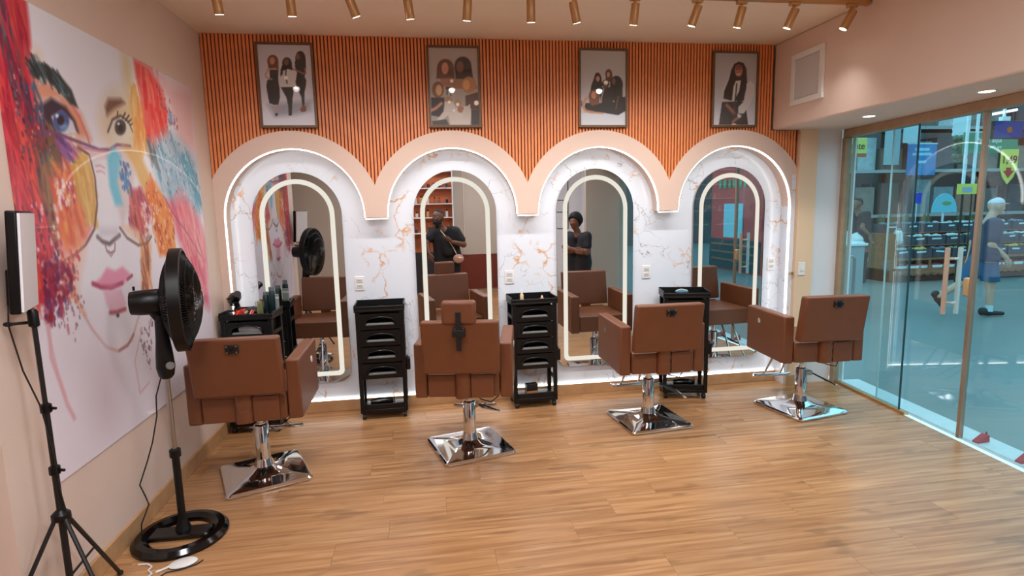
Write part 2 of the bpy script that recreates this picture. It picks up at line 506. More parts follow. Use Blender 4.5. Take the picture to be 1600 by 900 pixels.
def leaf(name, y0, y1, off, handle=None, lock=None, profile=None, seal=None):
    w = struct(gbox(MB(), y0, y1, off, off+.008, .024, 2.272), name, M_GLASS)
    if profile:
        gbox(MB(), profile+.013, profile-.013, off-.012, off+.02, .01, 2.27).build('edge_profile', M_BRONZE, w)
    if seal:
        gbox(MB(), seal[0]+.004, seal[0]-.004, off-.002, off+.010, .024, 2.272).build('edge_seal', seal[1], w)
    if handle:
        for sgn, m in ((-1, mat('rose_wood_handle', (186, 166, 150), .4)), (1, M_PLASTIC)):
            a = off-.045 if sgn < 0 else off+.053
            p = gp(handle, a)
            mb = MB().cyl((p.x, p.y, .88), (p.x, p.y, 1.36), .016, 12)
            for z in (.96, 1.28):
                q = gp(handle, off + (.008 if sgn > 0 else 0)); mb.cyl((p.x, p.y, z), (q.x, q.y, z), .009, 8)
            mb.build('handle', m, w, smooth=40)
    if lock:
        gbox(MB(), lock+.035, lock-.012, off-.018, off+.026, 1.03, 1.16).build('lock', mat('brass_lock', (196, 172, 128), .4, .3), w, bevel=.01)
    return w
leaf('window_1', 4.735, 3.918, -.004, seal=(3.92, mat('dark_glass_edge', (30, 74, 84), .3)))
leaf('door_1', 4.22, 3.37, .022, handle=3.545, lock=3.395, profile=3.37, seal=(4.216, mat('pale_glass_edge', (206, 234, 238), .3)))
leaf('door_2', 3.35, 2.40, .022)
leaf('window_2', 2.42, 1.25, -.004)
leaf('window_3', 1.24, .03, -.004)

# ------------------------------------------------------------------ painted prints (vertex colours on fine grids)
def pdist(px, py, poly):
    # signed distance to a polygon (negative inside)
    d = np.full(px.shape, 1e9); ins = np.zeros(px.shape, bool)
    n = len(poly)
    for i in range(n):
        ax, ay = poly[i]; bx, by = poly[(i+1) % n]
        ex, ey = bx-ax, by-ay
        t = np.clip(((px-ax)*ex+(py-ay)*ey)/(ex*ex+ey*ey+1e-12), 0, 1)
        d = np.minimum(d, (px-ax-t*ex)**2+(py-ay-t*ey)**2)
        c = (ay > py) != (by > py)
        with np.errstate(divide='ignore', invalid='ignore'):
            ins ^= c & (px < (bx-ax)*(py-ay)/((by-ay) if by != ay else 1e-9)+ax)
    d = np.sqrt(d)
    return np.where(ins, -d, d)
def ldist(px, py, pts):
    d = np.full(px.shape, 1e9)
    for (ax, ay), (bx, by) in zip(pts[:-1], pts[1:]):
        ex, ey = bx-ax, by-ay
        t = np.clip(((px-ax)*ex+(py-ay)*ey)/(ex*ex+ey*ey+1e-12), 0, 1)
        d = np.minimum(d, (px-ax-t*ex)**2+(py-ay-t*ey)**2)
    return np.sqrt(d)
class Canvas:
    def __init__(s, w, h, nx, ny, c0, c1):
        s.w, s.h, s.nx, s.ny = w, h, nx, ny
        u, v = np.meshgrid(np.linspace(0, 1, nx), np.linspace(0, 1, ny))
        s.X, s.Y = u*w, v*h
        s.C = np.array(c0, float)*v[..., None]+np.array(c1, float)*(1-v[..., None])
    def blend(s, pts, m, fn, col, al):
        xs = [p[0] for p in pts]; ys = [p[1] for p in pts]
        i0 = max(0, int((min(xs)-m)/s.w*(s.nx-1))); i1 = min(s.nx, int((max(xs)+m)/s.w*(s.nx-1))+2)
        j0 = max(0, int((min(ys)-m)/s.h*(s.ny-1))); j1 = min(s.ny, int((max(ys)+m)/s.h*(s.ny-1))+2)
        if i1 <= i0 or j1 <= j0: return
        a = fn(s.X[j0:j1, i0:i1], s.Y[j0:j1, i0:i1])[..., None]*al
        s.C[j0:j1, i0:i1] = s.C[j0:j1, i0:i1]*(1-a)+np.array(col, float)*a
    def poly(s, col, soft, al, pts):
        s.blend(pts, soft, lambda x, y: np.clip(.5-pdist(x, y, pts)/(2*soft), 0, 1), col, al)
    def stroke(s, col, w, al, pts):
        s.blend(pts, w*2, lambda x, y: np.clip(1.2-ldist(x, y, pts)/w, 0, 1), col, al)
    def run(s, shapes, rnd):
        k = s.w
        def sc(pts): return [(a*s.w, b*s.h) for a, b in pts]
        for q in shapes:
            if q[0] == 'P': s.poly(q[1], max(q[2]*k*(.6 if q[2] < .03 else 1), .0022), q[3], sc(q[4]))
            elif q[0] == 'S': s.stroke(q[1], q[2]*k, q[3], sc(q[4]))
            else:
                cols, n = q[1], q[2]
                pts = sc(q[-1])
                x0, x1 = min(p[0] for p in pts), max(p[0] for p in pts)
                y0, y1 = min(p[1] for p in pts), max(p[1] for p in pts)
                done = 0; tries = 0
                while done < n and tries < 4000:
                    tries += 1
                    x, y = rnd.uniform(x0, x1), rnd.uniform(y0, y1)
                    if pdist(np.array([x]), np.array([y]), pts)[0] > 0: continue
                    done += 1
                    c = rnd.choice(cols)
                    if q[0] == 'R':
                        L, w, a = q[3]*k*rnd.uniform(.4, 1), q[4]*k*rnd.uniform(.4, 1.2), math.radians(q[5]+rnd.uniform(-14, 14))
                        s.stroke(c, w, rnd.uniform(.35, .9), [(x-L/2*math.cos(a), y-L/2*math.sin(a)), (x+rnd.uniform(-.1, .1)*L, y), (x+L/2*math.cos(a), y+L/2*math.sin(a))])
                    else:
                        r = q[3]*k*rnd.uniform(.35, 1.1)
                        s.stroke(c, r, rnd.uniform(.6, 1), [(x, y), (x+r*.2, y-r*rnd.uniform(.2, 2))])
    def mesh(s, name, to3d, m):
        nx, ny = s.nx, s.ny
        V = np.array([to3d(x, y) for x, y in zip(s.X.ravel(), s.Y.ravel())])
        idx = np.arange(nx*ny).reshape(ny, nx)
        F = np.stack([idx[:-1, :-1], idx[:-1, 1:], idx[1:, 1:], idx[1:, :-1]], -1).reshape(-1, 4)
        me = bpy.data.meshes.new(name)
        me.vertices.add(len(V)); me.vertices.foreach_set('co', V.ravel())
        me.loops.add(F.size); me.loops.foreach_set('vertex_index', F.ravel())
        me.polygons.add(len(F)); me.polygons.foreach_set('loop_start', np.arange(0, F.size, 4))
        me.update(calc_edges=True)
        at = me.color_attributes.new('print', 'FLOAT_COLOR', 'POINT')
        c = np.clip(s.C, 0, 255)/255
        c = np.where(c <= .04045, c/12.92, ((c+.055)/1.055)**2.4).reshape(-1, 3)
        at.data.foreach_set('color', np.concatenate([c, np.ones((len(c), 1))], 1).astype(np.float32).ravel())
        me.materials.append(m)
        return me
def print_mat(name, rough, coat):
    m, nt, b, L = nodes_of(name, rough)
    a = nt.nodes.new('ShaderNodeAttribute'); a.attribute_name = 'print'
    L(a.outputs['Color'], b.inputs['Base Color'])
    b.inputs['Coat Weight'].default_value = coat; b.inputs['Coat Roughness'].default_value = .03
    return m
M_VINYL = print_mat('printed_vinyl', .35, .25)
M_PHOTO = print_mat('photo_under_glass', .5, 1.0)

MURAL = [('P',(244,244,252),.03,.8,[(.353,.777),(.482,.794),(.38,.595),(.383,.373),(.189,.398),(.261,.517)]),('P',(208,62,78),.012,1,[(.012,.978),(.125,1.006),(.124,.961),(.12,.914),(.103,.882),(.108,.834),(.119,.775),(.112,.717),(.17,.685),(.138,.568),(.094,.456),(.095,.402),(.053,.378),(.008,.385),(-.023,.535),(-.044,.667)]),('R',[(185,35,62),(226,84,80),(150,35,70),(232,96,70),(215,60,95)],150,.2,.01,-84,[(.011,.972),(.118,1.001),(.104,.883),(.117,.754),(.164,.684),(.094,.456),(.017,.427),(-.022,.636)]),('R',[(95,62,84),(120,110,118),(70,50,80)],46,.16,.007,-80,[(.022,.937),(.063,.943),(.069,.844),(.102,.766),(.107,.68),(.07,.747),(.04,.834)]),('R',[(232,90,70),(226,70,80)],30,.14,.008,-78,[(.013,.845),(.037,.817),(.083,.678),(.098,.587),(.037,.569),(-.0,.738)]),('R',[(190,30,60),(160,24,56),(232,60,84)],120,.12,.005,-82,[(.04,.975),(.118,1.001),(.104,.883),(.117,.754),(.136,.644),(.078,.495),(.0,.499),(-.0,.738)]),('P',(118,66,72),.02,.9,[(.112,.738),(.186,.74),(.18,.697),(.134,.637),(.092,.613),(.09,.671)]),('R',[(70,50,62),(110,98,70),(95,110,90),(150,60,60)],50,.13,.009,-80,[(.104,.737),(.181,.736),(.162,.646),(.119,.538),(.09,.605),(.081,.67)]),('R',[(128,110,80),(180,120,80)],24,.12,.008,-85,[(.102,.657),(.147,.637),(.131,.538),(.1,.539)]),('P',(232,158,128),.025,.95,[(.109,.84),(.16,.854),(.231,.824),(.276,.8),(.307,.746),(.252,.74),(.193,.817),(.13,.803),(.109,.785)]),('P',(240,196,150),.03,.6,[(.11,.894),(.14,.902),(.145,.885),(.112,.867)]),('P',(52,70,74),.008,1,[(.102,.858),(.126,.882),(.165,.885),(.213,.871),(.25,.849),(.268,.812),(.238,.814),(.198,.839),(.151,.858),(.113,.847)]),('R',[(40,55,60),(80,110,110),(90,150,160),(35,40,50)],60,.05,.006,-50,[(.105,.862),(.127,.881),(.163,.882),(.212,.867),(.256,.824),(.199,.845),(.146,.86),(.114,.85)]),('P',(48,42,60),.01,.95,[(.116,.789),(.167,.816),(.219,.806),(.249,.78),(.259,.755),(.197,.746),(.158,.757),(.121,.769)]),('P',(222,224,240),.006,1,[(.158,.776),(.201,.795),(.24,.777),(.251,.749),(.194,.743),(.167,.754)]),('P',(62,98,158),.006,1,[(.225,.775),(.22,.766),(.211,.757),(.2,.75),(.187,.747),(.176,.747),(.167,.751),(.162,.758),(.162,.766),(.166,.776),(.174,.784),(.185,.791),(.198,.795),(.21,.795),(.219,.791),(.224,.784)]),('P',(140,180,220),.01,.7,[(.216,.762),(.214,.759),(.21,.756),(.204,.753),(.198,.752),(.193,.752),(.188,.753),(.186,.755),(.185,.758),(.187,.762),(.191,.765),(.196,.768),(.202,.769),(.208,.769),(.212,.768),(.215,.766)]),('P',(18,22,46),.005,1,[(.205,.775),(.204,.771),(.2,.767),(.195,.764),(.189,.762),(.184,.762),(.18,.764),(.178,.767),(.178,.771),(.18,.775),(.184,.779),(.189,.782),(.194,.784),(.199,.784),(.203,.782),(.205,.779)]),('P',(240,245,252),.004,1,[(.186,.781),(.185,.78),(.183,.778),(.181,.777),(.179,.776),(.176,.776),(.175,.777),(.174,.778),(.174,.779),(.174,.781),(.176,.783),(.178,.784),(.181,.785),(.183,.785),(.185,.784),(.186,.783)]),('P',(60,140,170),.006,1,[(.119,.83),(.118,.827),(.115,.825),(.112,.823),(.108,.822),(.105,.821),(.102,.822),(.1,.824),(.1,.826),(.101,.829),(.104,.832),(.107,.834),(.111,.835),(.115,.835),(.117,.834),(.119,.833)]),('R',[(70,110,140),(60,70,100)],14,.05,.006,-85,[(.103,.823),(.123,.823),(.131,.763),(.105,.752)]),('S',(230,120,120),.006,.8,[(.246,.811),(.27,.791),(.292,.753),(.299,.733)]),('P',(224,192,128),.05,.75,[(.616,.827),(.598,.796),(.563,.768),(.517,.747),(.469,.737),(.426,.738),(.394,.749),(.376,.768),(.373,.793),(.387,.82),(.416,.846),(.456,.867),(.503,.881),(.55,.884),(.589,.875),(.612,.855)]),('P',(126,88,72),.014,.95,[(.393,.835),(.414,.858),(.483,.87),(.503,.863),(.44,.837),(.397,.813)]),('P',(232,226,214),.01,.9,[(.395,.774),(.43,.811),(.48,.826),(.529,.815),(.532,.786),(.479,.753),(.415,.746)]),('S',(90,75,70),.005,.9,[(.393,.773),(.424,.808),(.47,.825),(.511,.815),(.529,.79)]),('P',(66,70,66),.006,1,[(.493,.798),(.489,.789),(.48,.781),(.468,.775),(.456,.772),(.445,.772),(.436,.775),(.431,.781),(.431,.789),(.435,.798),(.443,.806),(.454,.812),(.466,.815),(.478,.815),(.487,.812),(.493,.806)]),('P',(22,22,26),.004,1,[(.477,.793),(.475,.789),(.471,.785),(.466,.782),(.46,.78),(.455,.781),(.45,.782),(.448,.785),(.448,.789),(.45,.793),(.454,.797),(.459,.8),(.465,.801),(.47,.801),(.475,.8),(.477,.797)]),('P',(240,240,240),.004,1,[(.46,.802),(.46,.801),(.458,.8),(.455,.798),(.453,.798),(.45,.798),(.448,.798),(.447,.799),(.447,.801),(.448,.802),(.45,.804),(.452,.805),(.455,.805),(.457,.805),(.459,.805),(.46,.804)]),('S',(60,50,50),.004,.9,[(.479,.82),(.498,.836)]),('S',(60,50,50),.004,.9,[(.494,.816),(.519,.833)]),('S',(60,50,50),.004,.9,[(.506,.812),(.534,.826)]),('S',(60,50,50),.004,.9,[(.517,.806),(.544,.818)]),('S',(60,50,50),.004,.9,[(.451,.82),(.457,.833)]),('P',(226,206,150),.03,.85,[(.52,.995),(.555,1.001),(.56,.934),(.606,.87),(.617,.757),(.529,.738),(.54,.859),(.513,.925)]),('R',[(236,158,84),(240,190,110),(226,140,70)],40,.1,.01,-88,[(.542,.921),(.597,.888),(.617,.757),(.54,.739),(.538,.84)]),('P',(228,62,58),.02,.95,[(.583,.995),(.676,.997),(.753,.957),(.783,.888),(.765,.818),(.671,.749),(.615,.777),(.607,.89),(.587,.945)]),('R',[(214,44,48),(236,92,84),(240,130,120)],60,.1,.01,-86,[(.589,.988),(.673,.988),(.748,.952),(.76,.82),(.669,.757),(.616,.782),(.609,.89)]),('P',(228,186,184),.04,.9,[(.723,.978),(1.021,.999),(.996,.777),(.843,.762),(.798,.891)]),('P',(232,188,190),.02,.6,[(.634,.994),(.79,.992),(.814,.926),(.744,.962)]),('D',[(170,50,70),(110,90,120)],40,.006,[(.698,.973),(.814,.926),(.867,.856),(.771,.811),(.724,.932)]),('P',(120,160,195),.012,.9,[(.79,.884),(.814,.882),(.812,.854),(.784,.85)]),('P',(158,186,204),.03,.95,[(.619,.757),(.789,.829),(.896,.796),(.995,.746),(.993,.571),(.839,.518),(.755,.56),(.664,.641)]),('R',[(96,150,180),(190,208,220),(70,160,190),(140,160,170)],120,.07,.007,-60,[(.633,.758),(.786,.818),(.879,.789),(.976,.738),(.977,.584),(.827,.53),(.765,.571),(.678,.647)]),('R',[(40,140,170),(70,170,200)],36,.08,.009,-65,[(.837,.739),(.913,.745),(.994,.677),(.984,.565),(.943,.614),(.882,.684)]),('D',[(60,80,110),(220,230,240),(40,120,150)],90,.005,[(.633,.758),(.786,.818),(.976,.738),(.977,.584),(.827,.53),(.678,.647)]),('R',[(90,105,110)],16,.08,.008,-75,[(.616,.757),(.669,.757),(.67,.715),(.634,.712)]),('P',(232,120,70),.02,1,[(.135,.641),(.224,.665),(.245,.56),(.25,.534),(.2,.511),(.156,.502),(.127,.519)]),('P',(230,178,86),.014,1,[(.228,.714),(.283,.706),(.302,.653),(.297,.576),(.27,.539),(.242,.558),(.208,.608),(.204,.66)]),('P',(238,148,138),.02,1,[(.175,.537),(.27,.54),(.246,.509),(.187,.479),(.13,.472),(.121,.507)]),('R',[(236,110,60),(244,160,90),(214,80,60)],70,.1,.01,-80,[(.134,.637),(.219,.661),(.24,.56),(.202,.52),(.133,.518)]),('R',[(240,200,120),(214,160,60)],40,.12,.01,-82,[(.23,.71),(.28,.702),(.299,.649),(.291,.576),(.258,.568),(.212,.629)]),('R',[(150,90,170),(90,60,130),(220,120,170)],40,.04,.007,-40,[(.175,.735),(.247,.719),(.227,.693),(.197,.687),(.175,.708)]),('D',[(245,220,215),(250,235,230),(190,60,80)],60,.007,[(.135,.641),(.215,.641),(.203,.588),(.142,.588)]),('S',(112,66,58),.005,.9,[(.247,.72),(.292,.707),(.305,.653),(.3,.589),(.274,.53),(.227,.494),(.178,.474),(.149,.468)]),('S',(120,72,122),.006,.95,[(.11,.736),(.17,.743),(.222,.736),(.279,.73),(.341,.723),(.393,.729),(.433,.745),(.506,.749)]),('S',(210,120,160),.005,.8,[(.248,.723),(.308,.72),(.374,.722)]),('P',(238,196,196),.015,.8,[(.295,.716),(.378,.719),(.371,.708),(.296,.703)]),('S',(225,180,200),.004,.9,[(.315,.682),(.336,.685),(.356,.68)]),('S',(225,180,200),.004,.9,[(.316,.669),(.337,.672),(.353,.667)]),('P',(226,206,206),.02,.8,[(.393,.73),(.47,.742),(.518,.689),(.475,.596),(.41,.53),(.398,.595)]),('P',(112,206,236),.014,1,[(.374,.71),(.413,.737),(.449,.717),(.411,.65),(.427,.59),(.387,.588),(.369,.635)]),('P',(226,182,104),.02,1,[(.461,.744),(.547,.746),(.605,.679),(.611,.639),(.547,.634),(.514,.691)]),('P',(236,128,52),.018,1,[(.608,.672),(.668,.63),(.743,.566),(.726,.443),(.615,.44),(.59,.525),(.564,.587),(.565,.64)]),('R',[(244,150,60),(220,100,40),(240,170,90)],60,.1,.01,-72,[(.599,.664),(.66,.625),(.735,.56),(.719,.455),(.625,.455),(.59,.535),(.57,.592)]),('P',(196,78,98),.015,1,[(.479,.632),(.547,.637),(.593,.566),(.521,.502),(.45,.534)]),('R',[(170,50,80),(220,120,140),(130,40,70),(230,130,70)],50,.06,.007,-80,[(.478,.629),(.546,.632),(.586,.566),(.583,.505),(.501,.488),(.456,.538)]),('D',[(245,215,220),(250,230,230)],50,.007,[(.529,.606),(.617,.598),(.609,.514),(.516,.507)]),('D',[(40,120,190),(60,80,150)],26,.008,[(.424,.705),(.5,.702),(.484,.634),(.435,.632)]),('S',(40,130,200),.008,.9,[(.459,.67),(.461,.652),(.455,.638)]),('S',(60,110,160),.007,.9,[(.48,.639),(.481,.615)]),('P',(240,200,170),.02,.8,[(.41,.53),(.49,.489),(.555,.485),(.516,.507),(.451,.538)]),('S',(120,92,74),.006,.9,[(.397,.53),(.429,.502),(.488,.479),(.543,.481),(.572,.5)]),('P',(232,92,118),.03,.95,[(.718,.599),(.851,.612),(.947,.553),(1.013,.462),(.971,.226),(.902,.269),(.825,.394),(.761,.498)]),('R',[(240,130,140),(214,60,100),(244,170,170)],60,.14,.012,-72,[(.73,.594),(.845,.601),(.94,.54),(1.003,.45),(.971,.298),(.898,.319),(.827,.412)]),('S',(150,70,120),.004,.8,[(.684,.62),(.749,.56),(.848,.494),(.941,.416)]),('S',(96,74,84),.008,.9,[(.284,.511),(.305,.498),(.336,.491),(.367,.503),(.391,.511)]),('P',(210,200,215),.02,.6,[(.297,.533),(.383,.531),(.387,.508),(.292,.51)]),('S',(150,110,130),.004,.9,[(.314,.493),(.319,.475),(.338,.468),(.357,.473),(.363,.491)]),('S',(190,150,170),.004,.9,[(.317,.475),(.336,.46),(.356,.472)]),('P',(242,176,140),.03,.8,[(.121,.476),(.186,.48),(.216,.486),(.184,.439),(.158,.385),(.109,.408)]),('D',[(200,70,80),(230,120,90)],60,.006,[(.126,.515),(.2,.479),(.161,.369),(.084,.411)]),('P',(238,160,90),.02,.8,[(.504,.478),(.565,.48),(.522,.324),(.474,.331)]),('R',[(150,80,60),(230,130,80),(120,70,50)],26,.1,.006,-88,[(.508,.473),(.564,.475),(.523,.329),(.48,.335)]),('P',(236,152,184),.01,1,[(.236,.399),(.276,.412),(.309,.434),(.348,.422),(.388,.429),(.434,.399),(.378,.383),(.314,.379),(.264,.388)]),('P',(236,190,210),.012,1,[(.28,.381),(.366,.374),(.386,.329),(.352,.314),(.314,.314),(.287,.344)]),('S',(178,56,96),.008,1,[(.238,.402),(.272,.389),(.321,.382),(.377,.387)]),('S',(150,60,80),.006,.9,[(.405,.393),(.433,.401)]),('S',(180,70,90),.008,.9,[(.3,.321),(.333,.317),(.376,.318)]),('P',(50,50,60),.004,1,[(.342,.307),(.341,.305),(.339,.303),(.336,.303),(.333,.303),(.33,.304),(.328,.305),(.327,.307),(.326,.309),(.328,.311),(.33,.313),(.332,.314),(.335,.313),(.338,.313),(.341,.311),(.342,.309)]),('P',(222,110,150),.01,.8,[(.273,.394),(.332,.39),(.357,.382),(.312,.38)]),('S',(238,168,130),.01,.7,[(.151,.406),(.168,.367),(.189,.334)]),('S',(216,172,166),.006,.8,[(.183,.339),(.211,.296),(.263,.241),(.32,.217),(.392,.231),(.43,.273),(.457,.298)]),('S',(150,90,100),.006,.7,[(.321,.219),(.366,.222),(.403,.244)]),('D',[(120,20,50),(240,200,205),(80,30,70),(245,225,230)],90,.006,[(-.012,.589),(.143,.591),(.103,.409),(.055,.415)]),('D',[(60,30,60),(240,150,150),(40,90,130)],70,.005,[(.039,.877),(.115,.825),(.164,.684),(.038,.674)]),('D',[(250,170,90),(160,50,40),(250,210,190)],90,.006,[(.575,.658),(.662,.63),(.747,.555),(.719,.443),(.593,.452)]),('D',[(140,40,70),(170,60,90),(110,50,100)],130,.009,[(.065,.476),(.117,.472),(.171,.444),(.129,.381),(.067,.332),(.043,.345)]),('D',[(90,70,110),(150,80,100)],60,.005,[(.439,.276),(.524,.266),(.479,.13),(.437,.181)]),('D',[(190,100,110),(120,90,120)],50,.005,[(.105,.419),(.199,.375),(.134,.279),(.084,.325)]),('P',(150,30,50),.006,1,[(.072,.35),(.071,.346),(.068,.343),(.064,.341),(.06,.341),(.057,.342),(.054,.345),(.053,.349),(.053,.353),(.055,.357),(.058,.361),(.061,.362),(.065,.363),(.069,.361),(.071,.358),(.072,.354)]),('P',(216,196,202),.08,.8,[(.279,.127),(.269,.101),(.253,.08),(.234,.07),(.215,.071),(.199,.082),(.188,.103),(.184,.128),(.187,.156),(.196,.181),(.211,.201),(.229,.213),(.248,.213),(.265,.203),(.277,.183),(.282,.157)]),('P',(226,214,222),.1,.5,[(.209,.219),(.196,.192),(.172,.174),(.141,.167),(.11,.171),(.082,.185),(.062,.206),(.051,.232),(.051,.259),(.062,.283),(.082,.301),(.11,.311),(.141,.31),(.171,.298),(.195,.277),(.209,.249)]),('S',(222,160,170),.008,.7,[(.052,.332),(.047,.268),(.065,.208),(.079,.156),(.098,.117)]),('S',(226,180,190),.006,.7,[(.045,.344),(.062,.225),(.077,.173)]),('S',(224,180,186),.005,.7,[(.455,.253),(.394,.172),(.402,.08),(.459,.094)])]
